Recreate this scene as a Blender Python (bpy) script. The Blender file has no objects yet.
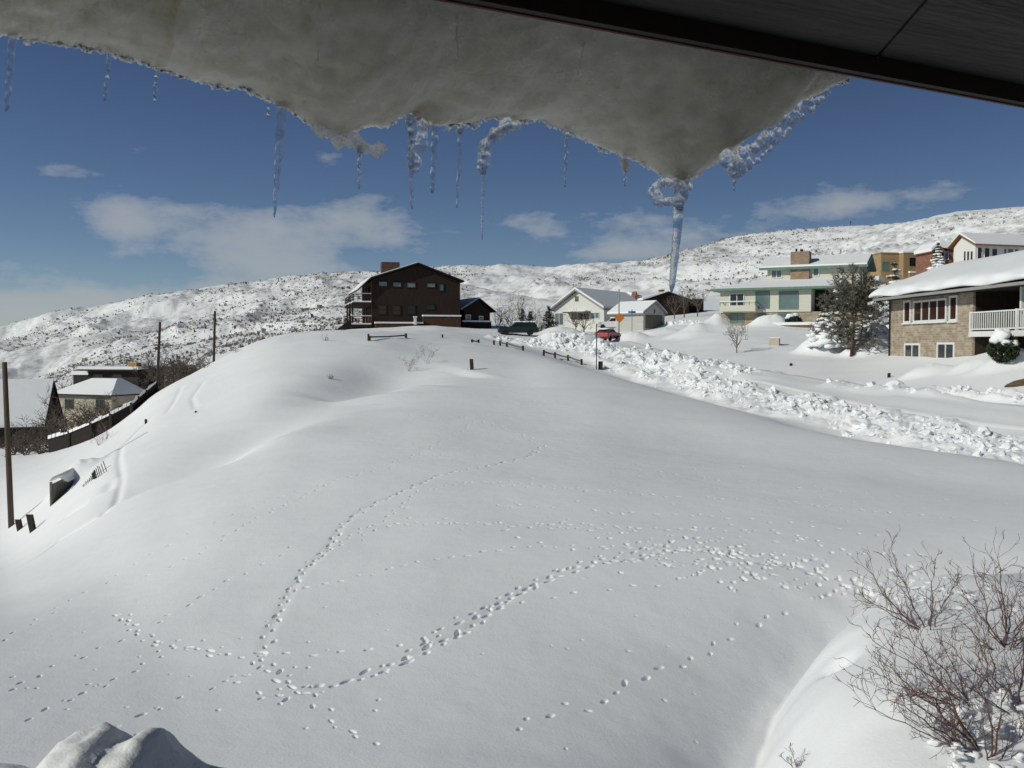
import bpy, math, random
import numpy as np
from mathutils import Vector, Matrix

# ------------------------------------------------------------------ camera, world, sun, exposure
SC = bpy.context.scene
COL = SC.collection
FPX = 950.0
PITCH = math.atan((384 - 345) / FPX)
cam_d = bpy.data.cameras.new("camera")
cam = bpy.data.objects.new("camera", cam_d)
COL.objects.link(cam)
cam_d.sensor_width = 36.0
cam_d.lens = FPX * 36.0 / 1024.0
cam_d.clip_start = 0.05
cam_d.clip_end = 12000
cam_d.dof.use_dof = True
cam_d.dof.focus_distance = 45.0
cam_d.dof.aperture_fstop = 12.0
cam.location = (0, 0, 0)
cam.rotation_euler = (math.pi / 2 - PITCH, 0, 0)
SC.camera = cam

SUN_EL = math.radians(30)
SUN_BACK = math.radians(30)            # the sun stands to the left and this far behind the camera
SUN_DIR = Vector((-math.cos(SUN_BACK) * math.cos(SUN_EL), -math.sin(SUN_BACK) * math.cos(SUN_EL), math.sin(SUN_EL)))
sun_d = bpy.data.lights.new("sun", 'SUN')
sun = bpy.data.objects.new("sun", sun_d)
COL.objects.link(sun)
sun_d.energy = 2.95
sun_d.angle = math.radians(0.5)
sun_d.color = (0.965, 0.95, 0.825)
sun.rotation_euler = SUN_DIR.to_track_quat('Z', 'Y').to_euler()

world = bpy.data.worlds.new("World")
SC.world = world
world.use_nodes = True
wt = world.node_tree
for n in list(wt.nodes):
    wt.nodes.remove(n)


def wn(kind, **kw):
    n = wt.nodes.new(kind)
    for k, v in kw.items():
        setattr(n, k, v)
    return n


def wmath(op, a, b=None, clamp=False):
    n = wn('ShaderNodeMath', operation=op, use_clamp=clamp)
    for i, s in enumerate((a, b)):
        if s is None:
            continue
        if isinstance(s, (int, float)):
            n.inputs[i].default_value = s
        else:
            wt.links.new(s, n.inputs[i])
    return n.outputs[0]


sky = wn('ShaderNodeTexSky', sky_type='NISHITA')
sky.sun_disc = False
sky.sun_elevation = SUN_EL
sky.sun_rotation = math.atan2(SUN_DIR.x, SUN_DIR.y)
sky.altitude = 1900
sky.air_density = 0.9
sky.dust_density = 0.25
sky.ozone_density = 2.5
bg = wn('ShaderNodeBackground')
bg.inputs[1].default_value = 0.06
out = wn('ShaderNodeOutputWorld')
tc = wn('ShaderNodeTexCoord')
sep = wn('ShaderNodeSeparateXYZ')
wt.links.new(tc.outputs['Generated'], sep.inputs[0])
az = wmath('ARCTAN2', sep.outputs[0], sep.outputs[1])
el = wmath('ARCSINE', sep.outputs[2])
comb = wn('ShaderNodeCombineXYZ')
wt.links.new(wmath('MULTIPLY', az, 1.0), comb.inputs[0])
wt.links.new(wmath('MULTIPLY', el, 2.2), comb.inputs[1])


def cloud_noise(scale, detail, rough=0.55):
    n = wn('ShaderNodeTexNoise')
    n.inputs['Scale'].default_value = scale
    n.inputs['Detail'].default_value = detail
    n.inputs['Roughness'].default_value = rough
    wt.links.new(comb.outputs[0], n.inputs['Vector'])
    return n.outputs[0]


def blob(px, py, w, h, amp):
    a0 = math.atan((px - 512) / FPX)
    e0 = math.atan((345 - py) / FPX)
    dx = wmath('MULTIPLY', wmath('SUBTRACT', az, a0), FPX / w)
    dy = wmath('MULTIPLY', wmath('SUBTRACT', el, e0), FPX / h)
    r2 = wmath('ADD', wmath('MULTIPLY', dx, dx), wmath('MULTIPLY', dy, dy))
    return wmath('MULTIPLY', wmath('POWER', 2.718, wmath('MULTIPLY', r2, -1.0)), amp)


cov = None
for b in ((128, 232, 34, 16, .95), (185, 218, 60, 9, .35), (240, 246, 75, 28, 1.0), (350, 228, 80, 26, .9), (300, 270, 90, 14, .6),
          (70, 188, 34, 10, .62), (180, 165, 50, 9, .45), (330, 165, 60, 14, .45), (535, 222, 70, 16, .6), (690, 245, 120, 22, .75),
          (790, 215, 130, 14, .5), (880, 205, 90, 12, .45), (720, 185, 50, 8, .35), (600, 255, 90, 12, .4),
          (40, 312, 240, 18, 1.25), (330, 292, 200, 12, .7), (-500, 250, 300, 60, .8), (1500, 240, 300, 60, .7)):
    o = blob(*b)
    cov = o if cov is None else wmath('ADD', cov, o)
nz = cloud_noise(11.0, 8, .6)
nz2 = cloud_noise(34.0, 6, .62)
tex = wmath('ADD', wmath('MULTIPLY', nz, .75), wmath('MULTIPLY', nz2, .25))
dens = wmath('ADD', wmath('MULTIPLY', wmath('SUBTRACT', tex, 0.5), 2.9), wmath('SUBTRACT', cov, .44))
dens = wmath('MULTIPLY', dens, 1.15, clamp=True)
dens = wmath('MULTIPLY', wmath('MULTIPLY', dens, wmath('SUBTRACT', 2.0, dens)), .66)
# deeper and darker away from the sun and towards the zenith
mr_a = wn('ShaderNodeMapRange', interpolation_type='SMOOTHSTEP')
for _i, _v in ((1, -.75), (2, .45), (3, 1.06), (4, .68)):
    mr_a.inputs[_i].default_value = _v
wt.links.new(az, mr_a.inputs[0])
mr_e = wn('ShaderNodeMapRange')
for _i, _v in ((1, .02), (2, .40), (3, 1.08), (4, .80)):
    mr_e.inputs[_i].default_value = _v
wt.links.new(el, mr_e.inputs[0])
gam = wn('ShaderNodeHueSaturation')
gam.inputs['Hue'].default_value = .508
gam.inputs['Saturation'].default_value = 1.08
wt.links.new(wmath('MULTIPLY', mr_a.outputs[0], mr_e.outputs[0]), gam.inputs['Value'])
wt.links.new(sky.outputs[0], gam.inputs['Color'])
mix = wn('ShaderNodeMix', data_type='RGBA')
wt.links.new(dens, mix.inputs['Factor'])
wt.links.new(gam.outputs[0], mix.inputs[6])
mix.inputs[7].default_value = (6.6, 7.0, 7.3, 1)
wt.links.new(mix.outputs[2], bg.inputs[0])
wt.links.new(bg.outputs[0], out.inputs[0])

SC.view_settings.view_transform = 'Standard'
SC.view_settings.look = 'None'
SC.view_settings.exposure = 0.0
SC.view_settings.gamma = 1.0
SC.view_settings.use_curve_mapping = False
SC.cycles.max_bounces = 10
SC.cycles.transmission_bounces = 8
SC.cycles.transparent_max_bounces = 16
SC.cycles.caustics_refractive = False
SC.cycles.caustics_reflective = False

# ------------------------------------------------------------------ helpers
CP, SP = math.cos(PITCH), math.sin(PITCH)


def ray(px, py):
    u, v = (px - 512) / FPX, (384 - py) / FPX
    return Vector((u, CP + v * SP, v * CP - SP))


def at(px, py, Y):
    r = ray(px, py)
    return r * (Y / r.y)


# ---- materials
MATS = {}


def mat(name, col, rough=.8, var=.15, scale=3.0, bump=0.0, bscale=30.0, spec=.3, metal=0.0, stretch=(1, 1, 1)):
    """A Principled material whose base colour wavers with noise."""
    if name in MATS:
        return MATS[name]
    m = bpy.data.materials.new(name)
    m.use_nodes = True
    t = m.node_tree
    b = t.nodes['Principled BSDF']
    b.inputs['Roughness'].default_value = rough
    b.inputs['Specular IOR Level'].default_value = spec
    b.inputs['Metallic'].default_value = metal
    c = t.nodes.new('ShaderNodeTexCoord')
    mp = t.nodes.new('ShaderNodeMapping')
    mp.inputs['Scale'].default_value = stretch
    t.links.new(c.outputs['Object'], mp.inputs[0])
    n = t.nodes.new('ShaderNodeTexNoise')
    n.inputs['Scale'].default_value = scale
    n.inputs['Detail'].default_value = 5
    t.links.new(mp.outputs[0], n.inputs['Vector'])
    r = t.nodes.new('ShaderNodeValToRGB')
    r.color_ramp.elements[0].position = .3
    r.color_ramp.elements[1].position = .7
    r.color_ramp.elements[0].color = tuple(min(1, x * (1 - var)) for x in col) + (1,)
    r.color_ramp.elements[1].color = tuple(min(1, x * (1 + var)) for x in col) + (1,)
    t.links.new(n.outputs[0], r.inputs[0])
    t.links.new(r.outputs[0], b.inputs['Base Color'])
    if bump:
        n2 = t.nodes.new('ShaderNodeTexNoise')
        n2.inputs['Scale'].default_value = bscale
        n2.inputs['Detail'].default_value = 4
        t.links.new(mp.outputs[0], n2.inputs['Vector'])
        bp = t.nodes.new('ShaderNodeBump')
        bp.inputs['Strength'].default_value = bump
        bp.inputs['Distance'].default_value = .05
        t.links.new(n2.outputs[0], bp.inputs['Height'])
        t.links.new(bp.outputs[0], b.inputs['Normal'])
    MATS[name] = m
    return m


def mat_brick(name, c1, c2, mortar, scale=1.0, bw=.5, rh=.2):
    if name in MATS:
        return MATS[name]
    m = bpy.data.materials.new(name)
    m.use_nodes = True
    t = m.node_tree
    b = t.nodes['Principled BSDF']
    b.inputs['Roughness'].default_value = .9
    b.inputs['Specular IOR Level'].default_value = .2
    c = t.nodes.new('ShaderNodeTexCoord')
    s = t.nodes.new('ShaderNodeSeparateXYZ')
    t.links.new(c.outputs['Object'], s.inputs[0])
    ad = t.nodes.new('ShaderNodeMath')
    t.links.new(s.outputs[0], ad.inputs[0])
    t.links.new(s.outputs[1], ad.inputs[1])
    cb = t.nodes.new('ShaderNodeCombineXYZ')
    t.links.new(ad.outputs[0], cb.inputs[0])
    t.links.new(s.outputs[2], cb.inputs[1])
    k = t.nodes.new('ShaderNodeTexBrick')
    k.inputs['Color1'].default_value = c1 + (1,)
    k.inputs['Color2'].default_value = c2 + (1,)
    k.inputs['Mortar'].default_value = mortar + (1,)
    k.inputs['Scale'].default_value = scale
    k.inputs['Mortar Size'].default_value = .012
    k.inputs['Brick Width'].default_value = bw
    k.inputs['Row Height'].default_value = rh
    t.links.new(cb.outputs[0], k.inputs['Vector'])
    n = t.nodes.new('ShaderNodeTexNoise')
    n.inputs['Scale'].default_value = 1.7
    n.inputs['Detail'].default_value = 6
    t.links.new(c.outputs['Object'], n.inputs['Vector'])
    mx = t.nodes.new('ShaderNodeMix')
    mx.data_type = 'RGBA'
    mx.blend_type = 'OVERLAY'
    mx.inputs['Factor'].default_value = .55
    t.links.new(k.outputs[0], mx.inputs[6])
    t.links.new(n.outputs[0], mx.inputs[7])
    t.links.new(mx.outputs[2], b.inputs['Base Color'])
    bp = t.nodes.new('ShaderNodeBump')
    bp.inputs['Strength'].default_value = .5
    bp.inputs['Distance'].default_value = .02
    t.links.new(k.outputs[0], bp.inputs['Height'])
    t.links.new(bp.outputs[0], b.inputs['Normal'])
    MATS[name] = m
    return m


def mat_snow(name, base=(.86, .87, .885), hill=False):
    m = bpy.data.materials.new(name)
    m.use_nodes = True
    t = m.node_tree
    b = t.nodes['Principled BSDF']
    b.inputs['Roughness'].default_value = .75
    b.inputs['Specular IOR Level'].default_value = .15
    if hill:
        b.inputs['Subsurface Weight'].default_value = .7
        b.inputs['Subsurface Radius'].default_value = (.055, .06, .066)
        b.inputs['Subsurface Scale'].default_value = 1.0
    g = t.nodes.new('ShaderNodeNewGeometry')
    n = t.nodes.new('ShaderNodeTexNoise')
    n.inputs['Scale'].default_value = .35
    n.inputs['Detail'].default_value = 6
    t.links.new(g.outputs['Position'], n.inputs['Vector'])
    r = t.nodes.new('ShaderNodeValToRGB')
    r.color_ramp.elements[0].position = .3
    r.color_ramp.elements[1].position = .7
    r.color_ramp.elements[0].color = tuple(x * .965 for x in base) + (1,)
    r.color_ramp.elements[1].color = base + (1,)
    t.links.new(n.outputs[0], r.inputs[0])
    colour = r.outputs[0]
    if hill:
        # dry grass and sagebrush tips standing out of the thin snow of the open hills
        sp = t.nodes.new('ShaderNodeSeparateXYZ')
        t.links.new(g.outputs['Position'], sp.inputs[0])
        mr = t.nodes.new('ShaderNodeMapRange')
        mr.inputs[1].default_value = 170
        mr.inputs[2].default_value = 260
        t.links.new(sp.outputs[1], mr.inputs[0])
        h = t.nodes.new('ShaderNodeTexNoise')
        h.inputs['Scale'].default_value = .32
        h.inputs['Detail'].default_value = 9
        h.inputs['Roughness'].default_value = .72
        mp = t.nodes.new('ShaderNodeMapping')
        mp.inputs['Scale'].default_value = (1, .45, 1.6)
        t.links.new(g.outputs['Position'], mp.inputs[0])
        t.links.new(mp.outputs[0], h.inputs['Vector'])
        big = t.nodes.new('ShaderNodeTexNoise')
        big.inputs['Scale'].default_value = .018
        big.inputs['Detail'].default_value = 5
        t.links.new(g.outputs['Position'], big.inputs['Vector'])
        ad = t.nodes.new('ShaderNodeMath')
        ad.operation = 'MULTIPLY_ADD'
        t.links.new(big.outputs[0], ad.inputs[0])
        ad.inputs[1].default_value = .55
        t.links.new(h.outputs[0], ad.inputs[2])
        m2 = t.nodes.new('ShaderNodeMapRange')
        m2.inputs[1].default_value = .74
        m2.inputs[2].default_value = .96
        m2.inputs[4].default_value = .75
        t.links.new(ad.outputs[0], m2.inputs[0])
        mu = t.nodes.new('ShaderNodeMath')
        mu.operation = 'MULTIPLY'
        t.links.new(mr.outputs[0], mu.inputs[0])
        t.links.new(m2.outputs[0], mu.inputs[1])
        mx = t.nodes.new('ShaderNodeMix')
        mx.data_type = 'RGBA'
        t.links.new(mu.outputs[0], mx.inputs['Factor'])
        t.links.new(colour, mx.inputs[6])
        mx.inputs[7].default_value = (.20, .19, .18, 1)
        colour = mx.outputs[2]
    t.links.new(colour, b.inputs['Base Color'])
    n2 = t.nodes.new('ShaderNodeTexNoise')
    n2.inputs['Scale'].default_value = 26
    n2.inputs['Detail'].default_value = 5
    n2.inputs['Roughness'].default_value = .65
    t.links.new(g.outputs['Position'], n2.inputs['Vector'])
    bp = t.nodes.new('ShaderNodeBump')
    bp.inputs['Strength'].default_value = .35
    bp.inputs['Distance'].default_value = .02
    t.links.new(n2.outputs[0], bp.inputs['Height'])
    n3 = t.nodes.new('ShaderNodeTexNoise')
    n3.inputs['Scale'].default_value = 2.2
    n3.inputs['Detail'].default_value = 4
    t.links.new(g.outputs['Position'], n3.inputs['Vector'])
    bp2 = t.nodes.new('ShaderNodeBump')
    bp2.inputs['Strength'].default_value = .3
    bp2.inputs['Distance'].default_value = .05
    t.links.new(n3.outputs[0], bp2.inputs['Height'])
    t.links.new(bp.outputs[0], bp2.inputs['Normal'])
    t.links.new(bp2.outputs[0], b.inputs['Normal'])
    MATS[name] = m
    return m


def mat_ice(name, rough=.06, tint=(.93, .96, 1.0), trans=1.0):
    m = bpy.data.materials.new(name)
    m.use_nodes = True
    t = m.node_tree
    b = t.nodes['Principled BSDF']
    b.inputs['Base Color'].default_value = tint + (1,)
    b.inputs['Roughness'].default_value = rough
    b.inputs['IOR'].default_value = 1.31
    b.inputs['Transmission Weight'].default_value = trans
    c = t.nodes.new('ShaderNodeTexCoord')
    n = t.nodes.new('ShaderNodeTexNoise')
    n.inputs['Scale'].default_value = 60
    n.inputs['Detail'].default_value = 3
    t.links.new(c.outputs['Object'], n.inputs['Vector'])
    bp = t.nodes.new('ShaderNodeBump')
    bp.inputs['Strength'].default_value = .14
    bp.inputs['Distance'].default_value = .01
    t.links.new(n.outputs[0], bp.inputs['Height'])
    t.links.new(bp.outputs[0], b.inputs['Normal'])
    MATS[name] = m
    return m


SNOW = mat_snow('snow')
SNOW_GROUND = mat_snow('ground_snow', hill=True)
ICE = mat_ice('clear_ice', .07, (.95, .97, 1.0), .90)
ICE_LUMP = mat_ice('bubbly_ice', .08, (.95, .97, .99), 1.0)
ICE_WHITE = mat_ice('cloudy_ice', .3, (.86, .86, .83), .45)
for _m, _ft, _fw in ((ICE_LUMP, .40, .20), (ICE_WHITE, .18, .65), (ICE, .16, .05)):
    # bubbles and frost: part of the light passes straight between them, part glows through as white
    _t = _m.node_tree
    _p = _t.nodes['Principled BSDF']
    _o = _t.nodes['Material Output']
    _tr, _tl = _t.nodes.new('ShaderNodeBsdfTransparent'), _t.nodes.new('ShaderNodeBsdfTranslucent')
    _tl.inputs[0].default_value = (.93, .95, .97, 1)
    _n = _t.nodes.new('ShaderNodeTexNoise')
    _n.inputs['Scale'].default_value = 120
    _n.inputs['Detail'].default_value = 3
    _c = _t.nodes.new('ShaderNodeTexCoord')
    _t.links.new(_c.outputs['Object'], _n.inputs['Vector'])
    _r = _t.nodes.new('ShaderNodeMapRange')
    _r.inputs[1].default_value, _r.inputs[2].default_value = .40, .62
    _r.inputs[3].default_value, _r.inputs[4].default_value = 0, _ft * 2
    _t.links.new(_n.outputs[0], _r.inputs[0])
    _m1, _m2 = _t.nodes.new('ShaderNodeMixShader'), _t.nodes.new('ShaderNodeMixShader')
    _m1.inputs[0].default_value = _fw
    _t.links.new(_p.outputs[0], _m1.inputs[1])
    _t.links.new(_tl.outputs[0], _m1.inputs[2])
    _t.links.new(_r.outputs[0], _m2.inputs[0])
    _t.links.new(_m1.outputs[0], _m2.inputs[1])
    _t.links.new(_tr.outputs[0], _m2.inputs[2])
    _t.links.new(_m2.outputs[0], _o.inputs[0])


def glass(name, col, rough=.08):
    return mat(name, col, rough, .3, .6, spec=.6)


# ---- mesh builder
class MB:
    def __init__(self):
        self.v, self.f = [], []

    def add(self, verts, faces):
        k = len(self.v)
        self.v.extend([tuple(p) for p in verts])
        self.f.extend([tuple(i + k for i in f) for f in faces])
        return self

    def box(self, x0, x1, y0, y1, z0, z1):
        return self.add([(x0, y0, z0), (x1, y0, z0), (x1, y1, z0), (x0, y1, z0), (x0, y0, z1), (x1, y0, z1), (x1, y1, z1), (x0, y1, z1)],
                        [(0, 3, 2, 1), (4, 5, 6, 7), (0, 1, 5, 4), (1, 2, 6, 5), (2, 3, 7, 6), (3, 0, 4, 7)])

    def hexa(self, p8):
        return self.add(p8, [(0, 3, 2, 1), (4, 5, 6, 7), (0, 1, 5, 4), (1, 2, 6, 5), (2, 3, 7, 6), (3, 0, 4, 7)])

    def prism_y(self, poly, y0, y1):
        """poly: list of (x, z), extruded along y."""
        n = len(poly)
        vs = [(x, y0, z) for x, z in poly] + [(x, y1, z) for x, z in poly]
        fs = [tuple(range(n)), tuple(range(2 * n - 1, n - 1, -1))]
        fs += [(i, i + n, (i + 1) % n + n, (i + 1) % n) for i in range(n)]
        return self.add(vs, fs)

    def prism_x(self, poly, x0, x1):
        """poly: list of (y, z), extruded along x."""
        n = len(poly)
        vs = [(x0, y, z) for y, z in poly] + [(x1, y, z) for y, z in poly]
        fs = [tuple(range(n - 1, -1, -1)), tuple(range(n, 2 * n))]
        fs += [(i, (i + 1) % n, (i + 1) % n + n, i + n) for i in range(n)]
        return self.add(vs, fs)

    def tube(self, pts, radii, n=5, cap=True):
        pts = [Vector(p) for p in pts]
        vs, fs = [], []
        for i, p in enumerate(pts):
            d = (pts[min(i + 1, len(pts) - 1)] - pts[max(i - 1, 0)])
            if d.length < 1e-9:
                d = Vector((0, 0, 1))
            d.normalize()
            a = d.cross(Vector((0, 0, 1)) if abs(d.z) < .9 else Vector((1, 0, 0))).normalized()
            b = d.cross(a)
            r = radii[i] if hasattr(radii, '__len__') else radii
            for k in range(n):
                t = 2 * math.pi * k / n
                vs.append(p + (a * math.cos(t) + b * math.sin(t)) * r)
        for i in range(len(pts) - 1):
            for k in range(n):
                fs.append((i * n + k, i * n + (k + 1) % n, (i + 1) * n + (k + 1) % n, (i + 1) * n + k))
        if cap:
            fs.append(tuple(range(n - 1, -1, -1)))
            fs.append(tuple(range((len(pts) - 1) * n, len(pts) * n)))
        return self.add(vs, fs)

    def blob(self, c, r, rng, rough=.25, sub=1, sx=1, sy=1, sz=1):
        vs, fs = ICO[sub]
        ph = [rng.uniform(0, 6.28) for _ in range(6)]
        o = []
        for v in vs:
            k = 1 + rough * (.5 * math.sin(3.1 * v[0] + ph[0]) * math.cos(2.7 * v[1] + ph[1]) + .5 * math.sin(4.3 * v[2] + 3 * v[0] + ph[2])) + rough * .35 * rng.uniform(-1, 1)
            o.append((c[0] + v[0] * r * k * sx, c[1] + v[1] * r * k * sy, c[2] + v[2] * r * k * sz))
        return self.add(o, fs)

    def build(self, name, m, parent=None, smooth=False):
        me = bpy.data.meshes.new(name)
        me.from_pydata(self.v, [], self.f)
        me.validate()
        me.update()
        if smooth:
            me.polygons.foreach_set('use_smooth', [True] * len(me.polygons))
        me.materials.append(m)
        o = bpy.data.objects.new(name, me)
        COL.objects.link(o)
        if parent:
            o.parent = parent
        return o


def ico(sub):
    import bmesh
    bm = bmesh.new()
    bmesh.ops.create_icosphere(bm, subdivisions=sub, radius=1)
    bm.verts.ensure_lookup_table()
    r = ([tuple(v.co) for v in bm.verts], [tuple(v.index for v in f.verts) for f in bm.faces])
    bm.free()
    return r


ICO = {k: ico(k) for k in (1, 2, 3, 4)}


def tag(o, label=None, cat=None, group=None, kind=None):
    if label:
        o['label'] = label
    if cat:
        o['category'] = cat
    if group:
        o['group'] = group
    if kind:
        o['kind'] = kind
    return o


def thing(name, label, cat, loc=(0, 0, 0), rotz=0.0, group=None):
    o = bpy.data.objects.new(name, None)
    COL.objects.link(o)
    o.empty_display_size = .3
    o.location = loc
    o.rotation_euler = (0, 0, rotz)
    return tag(o, label, cat, group)


def copy_tree(o, parent=None):
    c = o.copy()
    COL.objects.link(c)
    c.parent = parent
    for ch in list(o.children):
        copy_tree(ch, c)
    return c


# ---- noise on arrays
def _hash(ix, iy, seed):
    h = (ix.astype(np.int64) * 374761393 + iy.astype(np.int64) * 668265263 + seed * 1442695041) & 0xffffffff
    h = ((h ^ (h >> 13)) * 1274126177) & 0xffffffff
    return ((h ^ (h >> 16)) & 0xffffff) / float(0xffffff)


def vnoise(x, y, seed=0):
    ix, iy = np.floor(x), np.floor(y)
    fx, fy = x - ix, y - iy
    fx = fx * fx * fx * (fx * (fx * 6 - 15) + 10)
    fy = fy * fy * fy * (fy * (fy * 6 - 15) + 10)
    a, b = _hash(ix, iy, seed), _hash(ix + 1, iy, seed)
    c, d = _hash(ix, iy + 1, seed), _hash(ix + 1, iy + 1, seed)
    return (a * (1 - fx) + b * fx) * (1 - fy) + (c * (1 - fx) + d * fx) * fy


def fbm(x, y, octs=4, seed=0, gain=.5):
    s, a, t = 0, 1.0, 0
    for i in range(octs):
        s = s + a * vnoise(x * 2 ** i + 17.3 * i, y * 2 ** i - 9.1 * i, seed + i)
        t += a
        a *= gain
    return s / t


def chunks(x, y, size, seed=0):
    """Heights of tumbled lumps about `size` across."""
    gx, gy = x / size, y / size
    ix, iy = np.floor(gx), np.floor(gy)
    best = np.zeros_like(gx)
    for dx in (-1, 0, 1):
        for dy in (-1, 0, 1):
            cx, cy = ix + dx, iy + dy
            px = cx + _hash(cx, cy, seed)
            py = cy + _hash(cx, cy, seed + 7)
            r = .35 + .45 * _hash(cx, cy, seed + 13)
            h = .25 + .75 * _hash(cx, cy, seed + 19)
            d2 = ((gx - px) ** 2 + (gy - py) ** 2) / r ** 2
            best = np.maximum(best, h * np.sqrt(np.clip(1 - d2, 0, 1)))
    return best


def sstep(a, b, x):
    t = np.clip((x - a) / (b - a), 0, 1)
    return t * t * (3 - 2 * t)


# ------------------------------------------------------------------ the ground: one sheet out to the horizon
_k = lambda px, py: ((px - 512) / FPX) / (CP + (384 - py) / FPX * SP)
RINGS = [
    [(-150, 768, 11), (0, 768, 11), (512, 768, 11), (1024, 768, 11)],
    [(-150, 650, 17), (0, 640, 17.5), (150, 640, 16.6), (270, 640, 15.8), (430, 640, 15.3), (700, 640, 15.0), (1024, 640, 14.6)],
    [(-150, 600, 26), (0, 592, 26), (60, 572, 26), (150, 550, 24.5), (210, 545, 23), (270, 540, 22.5), (340, 540, 21.8), (430, 540, 21.2), (600, 540, 20.6), (850, 540, 20.2), (1024, 545, 19.5)],
    [(-150, 545, 55), (0, 533, 53), (60, 505, 47), (100, 474, 46), (150, 452, 46), (210, 440, 44), (270, 424, 43), (340, 415, 43), (430, 415, 42), (520, 420, 41), (600, 430, 38), (700, 450, 34), (850, 480, 28), (1024, 500, 25)],
    [(-150, 475, 78), (0, 462, 77), (60, 452, 76), (100, 436, 74), (130, 416, 75), (157, 389, 78), (180, 379, 81), (210, 363, 85), (240, 348, 88), (270, 336, 90), (340, 329, 92), (430, 333, 92), (475, 340, 88), (520, 351, 80), (560, 361, 70), (600, 372, 62), (700, 400, 50), (850, 440, 36.5), (1024, 466, 30), (1150, 485, 26)],
    [(-150, 460, 97), (0, 452, 95), (60, 446, 92), (100, 434, 90), (150, 404, 88), (210, 402, 100), (270, 363, 105), (340, 337, 105), (430, 328, 105), (520, 345, 95), (600, 376.7, 72), (700, 404.4, 56), (850, 441, 41), (1024, 464, 34.5), (1150, 480, 31)],
    [(-150, 440, 120), (0, 432, 118), (60, 428, 120), (150, 412, 120), (210, 385, 118), (270, 353, 116), (340, 330, 114), (430, 326, 114), (520, 333, 112), (600, 345, 98), (700, 372, 68), (850, 391, 55), (930, 398, 48), (1024, 407, 43), (1150, 418, 39)],
    [(-150, 415, 140), (0, 412, 140), (60, 408, 145), (150, 390, 150), (210, 372, 155), (270, 350, 155), (340, 330, 145), (430, 325, 140), (520, 326, 138), (600, 326, 132), (700, 324, 110), (740, 324, 101), (790, 325, 97), (825, 329, 92), (850, 340, 82), (890, 354, 68), (930, 357, 62), (973, 357.5, 55), (1024, 364, 50.5), (1150, 375, 44)],
    [(-150, 395, 220), (0, 390, 220), (60, 380, 220), (150, 365, 230), (210, 350, 240), (270, 338, 240), (340, 325, 230), (430, 318, 220), (520, 312, 210), (600, 308, 200), (700, 305, 180), (850, 300, 150), (930, 283, 150), (1024, 275, 145), (1150, 270, 140)],
    [(-150, 372, 400), (0, 360, 400), (100, 340, 400), (200, 325, 400), (270, 312, 400), (340, 303, 380), (430, 295, 360), (520, 292, 350), (600, 290, 340), (700, 280, 330), (850, 258, 300), (930, 246, 280), (1024, 238, 250), (1150, 230, 230)],
    [(-300, 350, 1200), (-150, 345, 1000), (0, 330, 800), (60, 313, 750), (130, 301, 700), (200, 293, 680), (260, 285, 660), (330, 277, 640), (430, 275, 620), (470, 272, 600), (560, 275, 600), (640, 269, 560), (700, 254, 540), (740, 243, 530), (800, 238, 520), (870, 234, 520), (895, 237, 470), (910, 231, 400), (930, 222, 370), (955, 215, 345), (1000, 211, 325), (1024, 211, 320), (1150, 205, 320), (1400, 215, 320)],
]


def make_cols():
    c = [np.arange(-.60, .60001, .00095)]
    o = .6 + np.cumsum(np.linspace(.002, .12, 40))
    return np.concatenate([-o[::-1], c[0], o])


def make_rows():
    r = list(np.arange(1.5, 9.5, .2))
    y = 9.5
    while y < 5000:
        r.append(y)
        if y < 60:
            y += .018 * (y / 12) ** 1.35
        elif y < 160:
            y += .22 * (y / 60) ** 1.2
        else:
            y *= 1.011
    return np.array(r)


A = make_cols()
ROWS = make_rows()
NC, NR = len(A), len(ROWS)


def ring_curve(pts):
    px = np.arange(-420, 1440, 4.0)
    P = np.array(pts, float)
    py = np.interp(px, P[:, 0], P[:, 1])
    ly = np.interp(px, P[:, 0], np.log(P[:, 2]))
    g = np.exp(-.5 * (np.arange(-8, 9) / 2.6) ** 2)
    g /= g.sum()
    py = np.convolve(np.pad(py, 8, 'edge'), g, 'valid')
    ly = np.convolve(np.pad(ly, 8, 'edge'), g, 'valid')
    Y = np.exp(ly)
    v = (384 - py) / FPX
    a = ((px - 512) / FPX) / (CP + v * SP)
    z = Y * (v * CP - SP) / (CP + v * SP)
    return np.interp(A, a, Y), np.interp(A, a, z)


def pchip_cols(Ys, Zs, rows):
    """Ys, Zs: (K, C) knots, rising in K; returns (len(rows), C)."""
    K, C = Ys.shape
    h = np.diff(Ys, axis=0)
    d = np.diff(Zs, axis=0) / h
    m = np.zeros_like(Zs)
    w1, w2 = 2 * h[1:] + h[:-1], h[1:] + 2 * h[:-1]
    same = d[:-1] * d[1:] > 0
    with np.errstate(divide='ignore', invalid='ignore'):
        hm = (w1 + w2) / (w1 / d[:-1] + w2 / d[1:])
    m[1:-1] = np.where(same, hm, 0)
    m[0], m[-1] = d[0], d[-1]
    res = np.empty((len(rows), C))
    for c in range(C):
        k = np.clip(np.searchsorted(Ys[:, c], rows) - 1, 0, K - 2)
        t = (rows - Ys[k, c]) / h[k, c]
        tc_ = np.clip(t, 0, 1)
        hh = h[k, c]
        t2, t3 = tc_ * tc_, tc_ ** 3
        res[:, c] = (2 * t3 - 3 * t2 + 1) * Zs[k, c] + (t3 - 2 * t2 + tc_) * hh * m[k, c] + (-2 * t3 + 3 * t2) * Zs[k + 1, c] + (t3 - t2) * hh * m[k + 1, c]
    return res


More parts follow.
